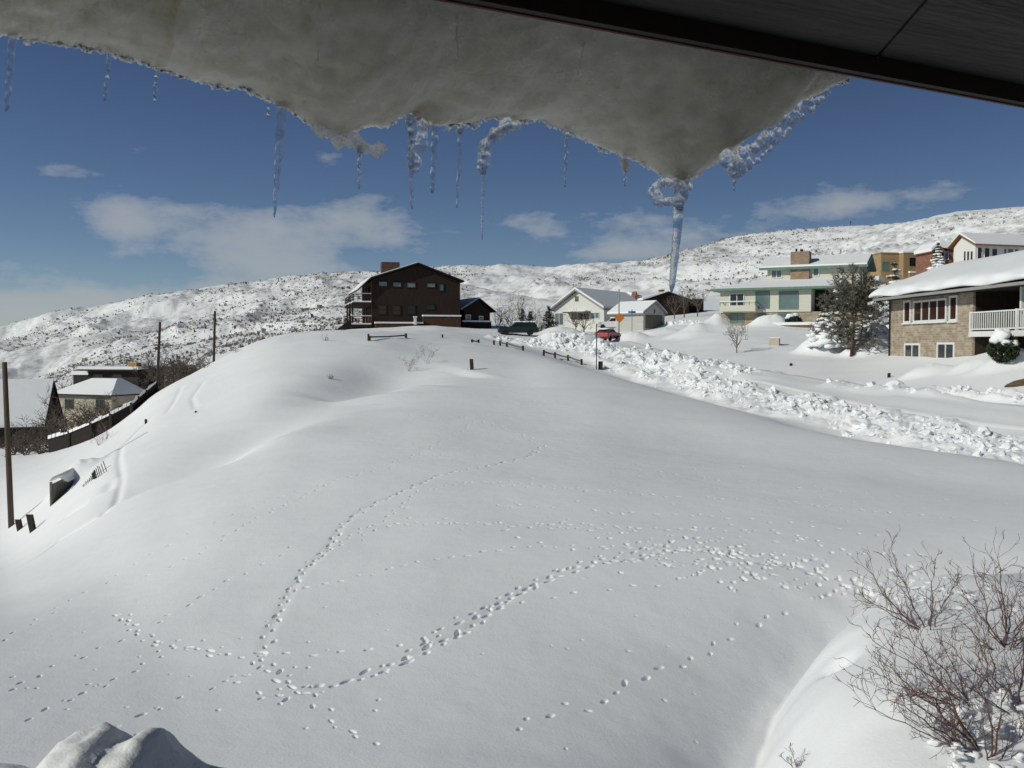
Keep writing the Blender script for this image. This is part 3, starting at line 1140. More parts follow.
fo_ = rm_.build('rime_fringe', CORN, corn, True)
fo_['kind'] = 'stuff'
tag(corn, 'thick grey slab of icy snow curling over the roof edge overhead', 'snow slab')


# ---- icicles
def icicle(px0, py0, px1, py1, w0, w1, label, seed, lumps=(), d=None, cloudy=False, extra=None, hook=None):
    r_ = random.Random(seed)
    d = lip_d(px0) - .02 if d is None else d
    R = Matrix.Rotation(EANG, 3, 'Z')
    W = lambda px, py: R @ lip_point(px, py, d) + E0
    top, bot = W(px0, py0 - 6), W(px1, py1)
    sc = top.y / FPX
    m = MB()
    n = 26
    pts, rad = [], []
    path = [W(*p) for p in hook] if hook else None
    for i in range(n + 1):
        t = i / n
        if path:
            u = t * (len(path) - 1)
            k = min(int(u), len(path) - 2)
            p = path[k].lerp(path[k + 1], u - k)
        else:
            p = top.lerp(bot, t)
        p = p + Vector((r_.gauss(0, .0012), r_.gauss(0, .0012), 0))
        w = (w0 * (1 - t) ** .8 + w1 * (1 - (1 - t) ** .8)) * sc * .5
        w *= 1 + .05 * math.sin(t * 17 + seed) + .03 * math.sin(t * 41 + 2 * seed) + r_.uniform(-.05, .05)
        if i == n:
            w *= .25
        if i == 0:
            w *= 1.5
        pts.append(p)
        rad.append(max(w, .0012))
    m.tube(pts, rad, 10)
    o = m.build('icicle', ICE, None, True)
    sub = o.modifiers.new('smooth', 'SUBSURF')
    sub.levels = sub.render_levels = 1
    tag(o, label, 'icicle', 'icicles hanging from the snow overhang')
    if lumps:
        lm = MB()
        for (lx, ly, lr) in lumps:
            lm.blob(W(lx, ly) + Vector((0, r_.uniform(-.01, .01), 0)), lr * sc, r_, .35, 2, r_.uniform(.8, 1.2), r_.uniform(.7, 1.1), r_.uniform(.8, 1.3))
        q = lm.build('ice_lump', ICE_WHITE if cloudy else ICE_LUMP, o, True)
        rm = q.modifiers.new('fuse', 'REMESH')
        rm.mode = 'VOXEL'
        rm.voxel_size = .0042
        rm.use_smooth_shade = True
        sm_ = q.modifiers.new('soften', 'SMOOTH')
        sm_.iterations = 3
    return o


def chain(pts, r, n, jit, rg):
    o = []
    for i in range(n):
        u = i / max(n - 1, 1) * (len(pts) - 1)
        k = min(int(u), len(pts) - 2)
        f = u - k
        o.append((pts[k][0] * (1 - f) + pts[k + 1][0] * f + rg.uniform(-jit, jit), pts[k][1] * (1 - f) + pts[k + 1][1] * f + rg.uniform(-jit, jit), r * rg.uniform(.7, 1.35)))
    return o


icicle(13, 36, 7, 112, 9, 4, 'leftmost icicle, thin and pale, by the left edge of the photo', 1)
icicle(110, 52, 105, 102, 5, 3.5, 'short slender icicle, second from the left on the snow overhang', 2)
icicle(158, 68, 154, 103, 4.5, 3, 'short slender icicle third from the left with a bead at its tip', 3)
icicle(268, 100, 268, 119, 3.5, 3, 'tiny stub of an icicle just left of the long clear one', 4)
icicle(282, 106, 274, 218, 12, 2.0, 'long clear icicle left of the ragged notch, tapering to a needle', 5)
icicle(360, 150, 359, 189, 5, 2.5, 'thin icicle hanging under the frosty lump in the notch', 6,
       lumps=chain([(318, 128), (335, 136), (352, 143), (368, 148), (382, 150)], 5.5, 15, 3, rnd) + [(376, 150, 3.5), (383, 148, 3), (345, 135, 6), (355, 140, 7), (377, 156, 2)], cloudy=True)
icicle(411, 116, 412, 210, 10, 1.8, 'double icicle crusted with bubbly ice, narrowing to a needle', 7,
       lumps=chain([(418, 110), (424, 122), (426, 134), (420, 146), (416, 158), (413, 168)], 4.6, 22, 3.0, rnd) + chain([(409, 115), (411, 140), (410, 168)], 3.2, 12, 1.5, rnd))
icicle(436, 124, 432, 194, 8, 5.0, 'blunt straight icicle right of the bubbly double one', 8)
icicle(461, 128, 457, 209, 6, 2.0, 'thin straight icicle between the blunt one and the hooked one', 9, lumps=[(459, 131, 4), (463, 128, 4)])
icicle(490, 158, 482, 241, 8, 1.8, 'hooked icicle that bends out from the overhang and drops to a long point', 10,
       hook=[(512, 124), (500, 129), (489, 138), (484, 150), (484, 170), (483, 205), (482, 241)],
       lumps=chain([(514, 124), (502, 129), (491, 136), (484, 146), (484, 160), (483, 170)], 5.2, 20, 2.2, rnd))
icicle(567, 131, 565, 188, 5, 1.8, 'very thin icicle right of the hooked one with a beaded shaft', 11, lumps=[(567, 135, 3.5)])
icicle(625, 154, 625, 187, 5, 2.0, 'short icicle with a white knob at its root, next to the big ringed one', 12, lumps=[(625, 162, 5), (626, 167, 4)], cloudy=True)
ring_l = []
for k in range(16):
    t = k / 16 * 2 * math.pi
    ring_l.append((668 + 14 * math.cos(t), 192 + 10 * math.sin(t), 5.2 + rnd.uniform(-1, 1.2)))
icicle(682, 176, 671, 293, 14, 5.5, 'biggest icicle, under a ring of lumpy ice at the lowest tip of the overhang', 13,
       hook=[(683, 176), (680, 196), (678, 212), (677, 235), (674, 262), (671, 293)],
       lumps=ring_l + chain([(685, 182), (682, 192), (679, 204)], 5.6, 9, 2.2, rnd))
fr = chain([(738, 160), (752, 150), (765, 138), (780, 124), (795, 112), (808, 102), (822, 92)], 5.0, 44, 4.5, rnd)
fr += chain([(724, 158), (730, 164), (737, 170), (741, 160), (747, 162)], 6.0, 16, 3, rnd)
fr += chain([(748, 170), (766, 152), (785, 134), (800, 117), (815, 107), (830, 92)], 2.6, 44, 1.2, rnd)
icicle(735, 166, 734, 191, 6, 2.5, 'lacy fringe of bubbly ice along the right flank of the overhang', 14, lumps=fr, d=.34)
icicle(585, 40, 578, 76, 3.0, 1.4, 'hair-thin icicle under the slab near the fascia, above the very thin beaded one', 15, d=.16)
icicle(655, 78, 659, 97, 3.0, 1.4, 'tiny icicle on the underside of the slab, above the tip', 16, d=.30)
icicle(456, 12, 458, 60, 3.0, 1.2, 'hair-thin icicle at the top edge of the photo above the hooked one', 17, d=.14)
icicle(316, 4, 318, 62, 3.2, 1.2, 'hair-thin dark icicle at the top edge of the photo above the notch', 18, d=.30)

# snow heaped on the railing close below the camera, at the lower left
rlz = -1.03
rail_t = thing('deck_railing', 'shaded lumps of snow heaped on a railing close by, at the bottom left', 'railing', (-1.19, 2.618, -5.864))
rail_t.scale = (1.19, 1.19, 1.19)
RY = lambda x: .10 * (x + .2)
MB().hexa([(-1.6, RY(-1.6) - .07, 3.80), (.55, RY(.55) - .07, 3.80), (.55, RY(.55) + .07, 3.80), (-1.6, RY(-1.6) + .07, 3.80),
           (-1.6, RY(-1.6) - .07, 3.85), (.55, RY(.55) - .07, 3.85), (.55, RY(.55) + .07, 3.85), (-1.6, RY(-1.6) + .07, 3.85)]).build('top_rail', DARK_WOOD, rail_t)
for x in (-1.5, -.45, .45):
    MB().box(x - .045, x + .045, RY(x) - .045, RY(x) + .045, -.3, 3.798).build('post', DARK_WOOD, rail_t)
vs, fs = [], []
NPX, NPY = 130, 34
for j in range(NPY):
    v = j / (NPY - 1) * 2 - 1
    for i in range(NPX):
        x = -1.6 + 2.1 * i / (NPX - 1)
        w_ = .125 + .02 * math.sin(x * 9)
        xp = (x - 1.0) / 2.2 * FPX + 512          # where along the rail
        hgt = .045 + .055 * math.exp(-((x + .03) / .075) ** 4) + .062 * math.exp(-((x - .115) / .07) ** 2) + .045 * math.exp(-((x - .06) / .16) ** 4) + .03 * math.exp(-((x + .30) / .14) ** 4)
        hgt += .05 * (float(fbm(np.array([x / .07]), np.array([v * 1.9]), 5, 3)[0]) - .5)
        hgt *= 1 - sstep(.10, .34, np.array([x]))[0] * .9
        z = 3.852 + hgt * max(0, 1 - abs(v) ** 2.6) ** .7
        vs.append((x, RY(x) + v * w_ * (1 + .6 * hgt / .15) - .015, z - (.03 if abs(v) > .99 else 0)))
for j in range(NPY - 1):
    for i in range(NPX - 1):
        a = j * NPX + i
        fs.append((a, a + 1, a + 1 + NPX, a + NPX))
MB().add(vs, fs).build('snow_cap', SNOW, rail_t, True)

# ------------------------------------------------------------------ the big brown house on the crest
h = House('brown_house', 'big dark brown two storey house with decks, standing alone on the crest', 372.3, 327, 116, 15)
wx = h.loc(460.2, 322).x
eL, rg, eR = h.loc(370.4, 279), h.loc(417.7, 264.2), h.loc(463.5, 282.3)
tip = h.loc(357.3, 291)
DEP = 11.0
zl = eL.z + (0 - eL.x) * (rg.z - eL.z) / (rg.x - eL.x)
zr_ = eR.z + (eR.x - wx) * (rg.z - eR.z) / (eR.x - rg.x)
h.part('wall', MB().prism_y([(0, -2.5), (wx, -2.5), (wx, zr_ - .1), (rg.x, rg.z - .12), (0, zl - .1)], 0, DEP), BROWN)
roof = h.part('roof', MB().prism_y(slab_profile([(tip.x, tip.z), (eL.x, eL.z), (rg.x, rg.z), (eR.x, eR.z)], .18), -.55, DEP + .5), BROWN_TRIM)
h.part('snow_cover', MB().prism_y([(tip.x + .05, tip.z + .19), (eL.x, eL.z + .19), (rg.x, rg.z + .19), (rg.x, rg.z + .30), (eL.x, eL.z + .29), (tip.x, tip.z + .28)], -.5, DEP + .45), SNOW, roof)
h.part('snow_cover', MB().prism_y([(rg.x, rg.z + .19), (eR.x, eR.z + .19), (eR.x, eR.z + .24), (rg.x, rg.z + .25)], .2, DEP + .45), SNOW, roof)
c0, c1 = h.loc(381.5, 273, 5.0), h.loc(399, 262.6, 5.0)
ch = h.part('chimney', MB().box(c0.x, c1.x, 4.4, 6.0, c0.z - 1.2, c1.z), CHIMNEY_DARK, roof)
m = MB().box(c0.x - .06, c1.x + .06, 4.34, 6.06, c1.z + .002, c1.z + .12)
for k in range(5):
    x = c0.x + .2 + k * (c1.x - c0.x - .4) / 4
    m.box(x - .05, x + .05, 4.6, 4.7, c1.z + .122, c1.z + .3)
m.tube([(c1.x - .15, 5, c1.z + .1), (c1.x - .15, 5, c1.z + 1.0)], .02, 4)
C5 = lambda a, b: (320 + a / 5.12, 250 + b / 5.12)
for (a, b, c_, d_, pm) in ((302, 163, 343, 185, GLASS_BLUE), (374, 167, 414, 187, GLASS_BLUE), (446, 169, 487, 191, GLASS_BLUE), (547, 172, 588, 190, GLASS_BLUE), (613, 176, 631, 208, GLASS_TEAL),
                           (299, 284, 337, 327, GLASS_RED), (370, 286, 409, 330, GLASS_RED), (445, 286, 485, 326, GLASS_DARK), (544, 282, 585, 304, GLASS_DARK)):
    p, q = C5(a, b), C5(c_, d_)
    h.wpx(p[0], p[1], q[0], q[1], 0, fm=BROWN_TRIM, pm=pm, rows=2 if d_ > 300 and b < 290 and a < 500 else 1)
# ledges under the lower windows, with snow
for (a, b, c_, yy, bb) in ((280, 372, 520, .9, 395), (524, 336, 716, .6, 372)):
    p, q = h.loc(*C5(a, b)), h.loc(*C5(c_, b))
    pz = (p.z + q.z) / 2
    g = h.part('base_wall', MB().box(p.x, q.x, -yy, -.01, -2.4, pz - .12), CEDAR_DARK)
    h.part('snow_cap', MB().box(p.x - .05, q.x + .05, -yy - .08, -.012, pz - .118, pz + .07), SNOW, g)
# the cedar side wall and its decks
h.part('side_wall', MB().box(-.08, -.005, .15, DEP - .2, .5, zl - .35), CEDAR)
for k, (y0, z0, z1) in enumerate(((1.0, .6, 2.5), (4.0, .6, 2.5), (7.5, .6, 2.5), (1.2, 3.3, 4.9), (4.5, 3.3, 4.9), (8, 3.3, 4.9))):
    h.win(0, 1.7, z0, z1, side=(-math.pi / 2, -.081, y0 + 1.7), fm=BROWN_TRIM, pm=GLASS_DARK, cols=2)
for nm, zf, xo, y1 in (('lower_deck', .30, -2.5, 11.5), ('upper_deck', 3.0, -2.3, 11.5)):
    dk = h.part(nm, MB().box(xo, -.09, -.2, y1, zf - .35, zf), BROWN)
    h.part('snow_cap', MB().box(xo + .05, -.12, -.15, y1, zf + .002, zf + .16), SNOW, dk)
    m = MB()
    for k in range(7):
        y = -.12 + k * (y1 - .2) / 6
        m.box(xo + .02, xo + .14, y, y + .12, zf - .3, zf + 1.0)
    for z in (.35, .65, .95):
        m.box(xo + .04, xo + .11, -.15, y1, zf + z, zf + z + .07)
        m.box(xo + .04, -.1, -.17, -.10, zf + z, zf + z + .07)
    h.part('railing', m, BROWN_TRIM, dk)
    h.part('snow_cap', MB().box(xo + .0, -.1, -.2, -.06, zf + 1.022, zf + 1.10), SNOW, dk)
for y in (-.1, 3.5, 7):
    h.part('deck_post', MB().box(-2.45, -2.28, y, y + .17, -2.4, 3.0), BROWN_TRIM)
h.part('deck_post', MB().box(-1.1, -.95, -.1, .05, -2.4, 5.0), BROWN_TRIM)
m = MB()
for k in range(9):
    m.box(-2.55 - .28 * (k + 1), -2.55 - .28 * k, .2, 1.3, .1 - .19 * (k + 1), .16 - .19 * (k + 1) + .02)
m.hexa([(-5.1, .16, -1.9), (-2.5, .16, -.1), (-2.5, .22, -.1), (-5.1, .22, -1.9), (-5.1, .16, -1.55), (-2.5, .16, 1.0), (-2.5, .22, 1.0), (-5.1, .22, -.9)])
h.part('stair', m, BROWN_TRIM)
h.part('entry_lamp', MB().box(4.95, 5.25, -1.2, -.95, .3, 1.15).box(4.88, 5.32, -1.26, -.89, 1.152, 1.32), WHITE_PAINT)

# the small garage beside it
g = House('garage', 'small dark brown gabled outbuilding right of the big brown house', 464, 322.8, 121, 24, 'garage')
gx = g.loc(490, 322).x
pk, er, el2 = g.loc(478.6, 299.8), g.loc(494.6, 312.6), g.loc(461.5, 311)
g.part('wall', MB().prism_y([(0, -2.5), (gx, -2.5), (gx, er.z + .15), (pk.x, pk.z - .1), (0, el2.z + .1)], 0, 8), BROWN)
gr = g.part('roof', MB().prism_y(slab_profile([(el2.x - .1, el2.z - .05), (pk.x, pk.z), (er.x, er.z)], .16), -.5, 8.4), BROWN_TRIM)
g.part('snow_cover', MB().prism_y([(el2.x - .12, el2.z + .113), (pk.x, pk.z + .165), (er.x, er.z + .165), (er.x, er.z + .26), (pk.x, pk.z + .33), (el2.x - .12, el2.z + .30)], -.2, 8.3), SNOW, gr)
for (a, b, c_, d_) in ((748, 335, 768, 360), (816, 341, 832, 367)):
    p, q = C5(a, b), C5(c_, d_)
    g.wpx(p[0], p[1], q[0], q[1], 0, fm=WHITE_PAINT, pm=GLASS_BLUE, rows=2)
p = g.loc(*C5(722, 362))
q = g.loc(*C5(870, 378))
sill_ = g.part('base_wall', MB().box(p.x, q.x, -.5, -.01, -2.4, p.z - .15), BROWN)
g.part('snow_cap', MB().box(p.x, q.x, -.55, -.012, p.z - .148, p.z + .04), SNOW, sill_)

# ------------------------------------------------------------------ the cream gabled house and its garage wing
w = House('cream_house', 'low cream house with a wide gable and snowy roof, behind the red car', 554.4, 326.5, 124, -33)
ww = w.loc(604, 326).x
pk, er, el2 = w.loc(576.8, 290.8), w.loc(605.6, 311.2), w.loc(550.8, 310)
rx = (el2.x + er.x) / 2
ez = (er.z + el2.z) / 2
w.part('wall', MB().prism_y([(0, -2.5), (ww, -2.5), (ww, ez + .35), (pk.x, pk.z - .15), (0, ez + .35)], 0, 13.5), CREAM_WHITE)
wr = w.part('roof', MB().prism_y(slab_profile([(el2.x, ez), (pk.x, pk.z), (er.x, ez)], .2), -.6, 14), GREY_SIDING)
w.part('snow_cover', MB().prism_y([(el2.x, ez + .205), (pk.x, pk.z + .205), (er.x, ez + .205), (er.x - .05, ez + .50), (pk.x, pk.z + .46), (el2.x, ez + .36)], -.5, 13.9), SNOW, wr)
P9 = lambda a, b: (490 + a / 9.31, 280 + b / 9.31)
a_, b_ = P9(608, 310), P9(683, 418)
w.wpx(a_[0], a_[1], b_[0], b_[1], 0, fm=WHITE_PAINT, pm=GLASS_TEAL, cols=2)
a_, b_ = P9(760, 308), P9(925, 372)
w.wpx(a_[0], a_[1], b_[0], b_[1], 0, fm=WHITE_PAINT, pm=GLASS_DARK, cols=3)
a_, b_ = P9(945, 305), P9(1015, 355)
w.wpx(a_[0], a_[1], b_[0], b_[1], 0, fm=WHITE_PAINT, pm=GLASS_TEAL, cols=2)
p, q = w.loc(*P9(720, 300)), w.loc(*P9(932, 300))
aw = w.part('awning', MB().box(p.x, q.x, -1.3, -.01, p.z - .12, p.z + .02), GREY_WOOD)
w.part('snow_cap', MB().box(p.x, q.x, -1.3, -.012, p.z + .022, p.z + .15), SNOW, aw)
w.part('gable_vent', MB().box(pk.x - .25, pk.x + .25, -.05, -.005, pk.z - 1.35, pk.z - .7), GREY_WOOD)
w.win(0, 1.2, .9, 2.0, side=(math.pi / 2, ww + .001, 3), fm=WHITE_PAINT, pm=GLASS_DARK, cols=2)
w.win(0, 1.2, .9, 2.0, side=(math.pi / 2, ww + .001, 6.5), fm=WHITE_PAINT, pm=GLASS_DARK, cols=2)

P8 = lambda a, b: (590 + a / 7.877, 280 + b / 7.877)
k = House('white_garage', 'pale grey garage with a snowy gable roof, right of the cream house', P8(420, 340)[0], P8(420, 340)[1], 112, 42, 'garage')
kx = k.loc(*P8(588, 330)).x
pk, er, el2 = k.loc(*P8(508, 175)), k.loc(*P8(596, 275)), k.loc(*P8(412, 262))
k.part('wall', MB().prism_y([(0, -2.5), (kx, -2.5), (kx, er.z + .2), (pk.x, pk.z - .12), (0, er.z + .2)], 0, 5.2), PALE_GREY)
kr = k.part('roof', MB().prism_y(slab_profile([(el2.x - .2, er.z), (pk.x, pk.z), (er.x, er.z)], .12), -.35, 5.5), GREY_SIDING)
k.part('snow_cover', MB().prism_y([(el2.x - .2, er.z + .155), (pk.x, pk.z + .125), (er.x, er.z + .155), (er.x, er.z + .30), (pk.x, pk.z + .24), (el2.x - .2, er.z + .34)], -.3, 5.4), SNOW, kr)
k.part('garage_door', MB().box(.4, kx - .5, -.05, -.005, -.6, 1.0), GREY_WOOD)
k.part('gable_vent', MB().box(pk.x - .12, pk.x + .12, -.04, -.004, pk.z - 1.3, pk.z - .85), GREY_WOOD)

# the dark house behind the garage
d = House('dark_house', 'dark brown house half hidden behind the pale garage, with a stone chimney', P8(350, 170)[0], 322, 142, 12)
sx = lambda a, b, c=0: d.loc(*P8(a, b), c)
a0, a1, a2 = sx(345, 170), sx(390, 170), sx(368, 88)
d.part('gable_wall', MB().prism_y([(a0.x, -2), (a1.x, -2), (a1.x, a1.z - .0), (a2.x, a2.z), (a0.x, a0.z)], 0, 2.0), RED_BRICK)
r0, r1, r2 = sx(385, 140), sx(545, 112), sx(380, 92)
d.part('snow_roof', MB().hexa([(a1.x - .2, .3, r0.z), (r1.x, .3, r0.z), (r1.x, 4, r2.z), (a2.x, 4, r2.z), (a1.x - .2, .3, r0.z + .3), (r1.x, .3, r0.z + .3), (r1.x, 4, r2.z + .3), (a2.x, 4, r2.z + .3)]), SNOW)
b0, b1, b2, b3 = sx(430, 165, -2), sx(612, 100, -2), sx(780, 160, -2), sx(790, 320, -2)
d.part('wall', MB().prism_y([(b0.x, -3), (b2.x, -3), (b2.x, b2.z), (b1.x, b1.z), (b0.x, b0.z)], -2, 9), BROWN)
dr = d.part('roof', MB().prism_y(slab_profile([(b0.x - .4, b0.z - .02), (b1.x, b1.z + .01), (b2.x + .4, b2.z - .1)], .14), -2.4, 9.3), BROWN_TRIM)
d.part('snow_cover', MB().prism_y([(b0.x - .4, b0.z + .125), (b1.x, b1.z + .155), (b1.x, b1.z + .26), (b0.x - .4, b0.z + .42)], -2.35, 9.2), SNOW, dr)
d.part('snow_cover', MB().prism_y([(b1.x, b1.z + .155), (b2.x + .4, b2.z + .05), (b2.x + .4, b2.z + .30), (b1.x, b1.z + .26)], -2.2, 9.2), SNOW, dr)
c0, c1 = sx(545, 120, 1), sx(578, 82, 1)
d.part('chimney', MB().box(c0.x, c1.x, .6, 1.4, c0.z - 2, c1.z).box(c0.x - .08, c1.x + .08, .52, 1.48, c1.z + .002, c1.z + .1), CHIMNEY_BRICK, dr)
e0, e1 = sx(800, 150, 1), sx(884, 240, 1)
d.part('side_wing', MB().box(b2.x + .003, e1.x, .5, 6, -3, e0.z), BROWN)
d.part('snow_cap', MB().box(b2.x + .41, e1.x + .2, .3, 6.2, e0.z + .002, e0.z + .2), SNOW)

# ------------------------------------------------------------------ the green-trimmed cream house
C7 = lambda a, b: (680 + a / 5.12, 230 + b / 5.12)
G = House('green_trimmed_house', 'large cream two storey house with green trim, brick chimney and snowy roofs', 720, 324.7, 100, -27)
L7 = lambda a, b, c=0.0: G.loc(*C7(a, b), c)
W1 = L7(670, 420).x
W2 = L7(790, 420).x
zE = L7(205, 312, -.8).z
zB = L7(300, 423).z
G.part('wall', MB().box(0, W1, 0, 9, zB, zE), CREAM)
G.part('base_wall', MB().box(.03, W2 + 3, .12, 9, -2.5, zB - .003), TAN_BRICK)
G.part('recess_wall', MB().box(W1 + .003, W2 + 4.5, 2.2, 9, zB, zE - .05), BROWN)
y2 = 3.4
u0, u1 = L7(447, 260, y2), L7(918, 260, y2)
zU = L7(447, 203, y2).z
rz = L7(965, 140, 6.4).z
zmid = L7(440, 262, y2).z
lr = G.part('lower_roof', MB().hexa([(-.8, -.8, zE), (W2 + .6, -.8, zE), (W2 + .6, 10, zE), (-.8, 10, zE), (-.8, -.8, zE + .24), (W2 + .6, -.8, zE + .24), (W2 + .6, 10, zE + .24), (-.8, 10, zE + .24)]), GREEN_TRIM)
G.part('snow_cover', MB().hexa([(-.75, -.75, zE + .243), (W2 + .55, -.75, zE + .243), (W2 + .55, 9.9, zE + .243), (-.75, 9.9, zE + .243),
                                (3.2, y2 - .1, zmid + .15), (W2 + .5, y2 - .1, zmid + .15), (W2 + .5, 9, zmid + .15), (3.6, 9, zmid + .45)]), SNOW, lr)
G.part('upper_wall', MB().prism_x([(y2, zE + .3), (9.4, zE + .3), (9.4, zU), (6.4, rz - .2), (y2, zU)], u0.x, u1.x), CREAM)
G.part('gable_wall', MB().prism_x([(y2, -2.5), (9.4, -2.5), (9.4, zU - .05), (6.4, rz - .25), (y2, zU - .05)], u1.x + .003, u1.x + .1), GREY_SIDING)  # right end of the cream house greyed, its shade put into the colour
ur = G.part('roof', MB().prism_x(slab_profile([(y2 - .8, zU - .12), (6.4, rz), (10.2, zU - .12)], .26), u0.x - .7, u1.x + .9), GREEN_TRIM)
G.part('snow_cover', MB().prism_x([(y2 - .78, zU + .145), (6.4, rz + .265), (10.18, zU + .145), (10.1, zU + .34), (6.4, rz + .42), (y2 - .7, zU + .30)], u0.x - .65, u1.x + .8), SNOW, ur)
cc0, cc1 = L7(567, 178, y2 - .3), L7(663, 108, y2 - .3)
chm = G.part('chimney', MB().box(cc0.x, cc1.x, y2 - .45, y2 + .9, zE + .35, cc1.z), CHIMNEY_BRICK)
G.part('chimney_pot', MB().tube([(cc0.x + .5, y2, cc1.z), (cc0.x + .5, y2, cc1.z + .35)], .1, 8), BLACK_METAL, chm)
G.part('chimney_pot', MB().tube([(cc0.x + 1.0, y2 + .2, cc1.z), (cc0.x + 1.0, y2 + .2, cc1.z + .28)], .16, 8), BLACK_METAL, chm)
for (a, b, c_, d_) in ((470, 207, 520, 244), (684, 197, 709, 234)):
    p, q = L7(a, d_, y2), L7(c_, b, y2)
    G.win(p.x, q.x, p.z, q.z, y2, fm=WHITE_PAINT, pm=GLASS_TEAL, cols=2 if c_ - a > 40 else 1)
for (a, b, c_, d_, pm, cl) in ((258, 328, 325, 393, GLASS_DARK, 2), (391, 318, 454, 398, GLASS_TEAL, 1), (511, 318, 602, 402, GLASS_TEAL, 1)):
    p, q = L7(a, d_), L7(c_, b)
    G.win(p.x, q.x, p.z, q.z, 0, fm=GREEN_TRIM if pm is GLASS_TEAL else WHITE_PAINT, pm=pm, cols=cl, fw=.1)
for (a, c_, b, d_) in ((260, 325, 432, 470), (400, 448, 432, 485), (505, 560, 428, 446)):
    p, q = L7(a, d_, .12), L7(c_, b, .12)
    G.win(p.x, q.x, p.z, q.z, .12, fm=GREEN_TRIM, pm=GLASS_TEAL, cols=2)
p, q = L7(203, 418, -1.2), L7(386, 366, -1.2)
bal = G.part('balcony', MB().box(p.x, q.x, -1.2, -.004, p.z, p.z + .62), CREAM)
m = MB().box(p.x, q.x, -1.2, -1.14, q.z - .06, q.z).box(p.x, p.x + .06, -1.14, -.004, q.z - .06, q.z).box(q.x - .06, q.x, -1.14, -.004, q.z - .06, q.z)
for k_ in range(7):
    x = p.x + (q.x - p.x - .06) * k_ / 6
    m.box(x, x + .06, -1.2, -1.14, p.z + .622, q.z - .062)
G.part('railing', m, GREEN_TRIM, bal)
G.part('snow_cap', MB().box(p.x, q.x, -1.25, -1.1, q.z + .002, q.z + .09), SNOW, bal)
# gable end windows and balcony on the right wall
G.win(0, 1.5, zU - 1.6, zU - .2, side=(math.pi / 2, u1.x + .101, y2 + .9), fm=WHITE_PAINT, pm=GLASS_DARK)
G.win(0, .9, zU - 2.0, zU - .2, side=(math.pi / 2, u1.x + .101, y2 + 3.4), fm=WHITE_PAINT, pm=GLASS_DARK)
sb = G.part('side_balcony', MB().box(u1.x + .1, u1.x + 1.8, y2 + .5, 9, zE - .2, zE + .05), BROWN_TRIM)
G.part('snow_cap', MB().box(u1.x + .95, u1.x + 1.8, y2 + .5, 9, zE + .9, zE + 1.4), SNOW, sb)
G.part('foundation_ledge', MB().box(4.4, W2 + 1, -1.2, .1, -2.5, L7(600, 487, -1).z), CEDAR)
G.part('snow_cap', MB().box(4.3, W2 + 1.1, -1.3, .1, L7(600, 487, -1).z + .002, L7(600, 472, -1).z), SNOW)

# ------------------------------------------------------------------ houses up the hill at the right
C8 = lambda a, b: (860 + a / 6.244, 225 + b / 6.244)
t = House('adobe_house', 'flat roofed tan stucco house of two blocks on the hillside', C8(130, 330)[0], C8(130, 330)[1], 172, 8)
T = lambda a, b, c=0.0: t.loc(*C8(a, b), c)
t.part('wall', MB().box(0, T(275, 180).x, 0, 9, -6, T(130, 178).z).box(-.12, T(275, 180).x + .05, -.12, 9.1, T(130, 178).z + .002, T(130, 178).z + .22), TAN_STUCCO)
x0, x1 = T(272, 180, -1.5).x, T(432, 180, -1.5).x
t.part('block', MB().box(x0, x1, -1.5, 8, -6, T(300, 173, -1.5).z), TAN_STUCCO)
t.part('snow_cap', MB().box(x0 - .1, x1 + .1, -1.6, 8.1, T(300, 173, -1.5).z + .002, T(300, 168, -1.5).z + .1), SNOW)
p, q = T(312, 252, -1.5), T(355, 208, -1.5)
t.win(p.x, q.x, p.z, q.z, -1.5, fm=BROWN_TRIM, pm=GLASS_DARK, cols=2)
p, q = T(140, 285), T(180, 232)
t.win(p.x, q.x, p.z, q.z, 0, fm=GREEN_TRIM, pm=GLASS_TEAL)
q = T(366, 207, -1.5)
t.part('wall_lamp', MB().box(q.x - .12, q.x + .12, -1.7, -1.505, q.z - .25, q.z + .2), BLACK_METAL)
p, q = T(310, 318, -4), T(450, 300, -4)
gw = t.part('garden_wall', MB().box(p.x, q.x, -4, -3.6, -6, q.z), TAN_STUCCO)
t.part('snow_cap', MB().box(p.x, q.x, -4.05, -3.55, q.z + .002, q.z + .3), SNOW, gw)

b = House('brick_tower_house', 'narrow red brick house with a snowy hipped roof, between the tan and cream houses', C8(512, 330)[0], C8(512, 330)[1], 162, 4)
B = lambda a, b_, c=0.0: b.loc(*C8(a, b_), c)
x1, zt = B(626, 160).x, B(512, 152).z
b.part('wall', MB().box(0, x1, 0, 7, -6, zt), RED_BRICK)
br = b.part('roof', MB().box(-.4, x1 + .4, -.4, 7.4, zt + .002, zt + .2), BROWN_TRIM)
zt2 = B(560, 95, 3).z
b.part('snow_cover', MB().hexa([(-.4, -.4, zt + .203), (x1 + .4, -.4, zt + .203), (x1 + .4, 7.4, zt + .203), (-.4, 7.4, zt + .203), (x1 * .35, 3, zt2), (x1 * .6, 3, zt2), (x1 * .6, 4, zt2), (x1 * .35, 4, zt2)]), SNOW, br)
for (a, c_) in ((527, 551), (585, 611)):
    p, q = B(a, 214), B(c_, 168)
    b.win(p.x, q.x, p.z, q.z, 0, fm=WHITE_PAINT, pm=GLASS_BLUE if a < 560 else GLASS_DARK)
gx0, gx1, gp = B(455, 160, -.8), B(510, 160, -.8), B(484, 122, -.8)
b.part('porch_wall', MB().prism_y([(gx0.x, -6), (gx1.x, -6), (gx1.x, gx1.z), (gp.x, gp.z), (gx0.x, gx0.z)], -.8, 5), RED_BRICK)
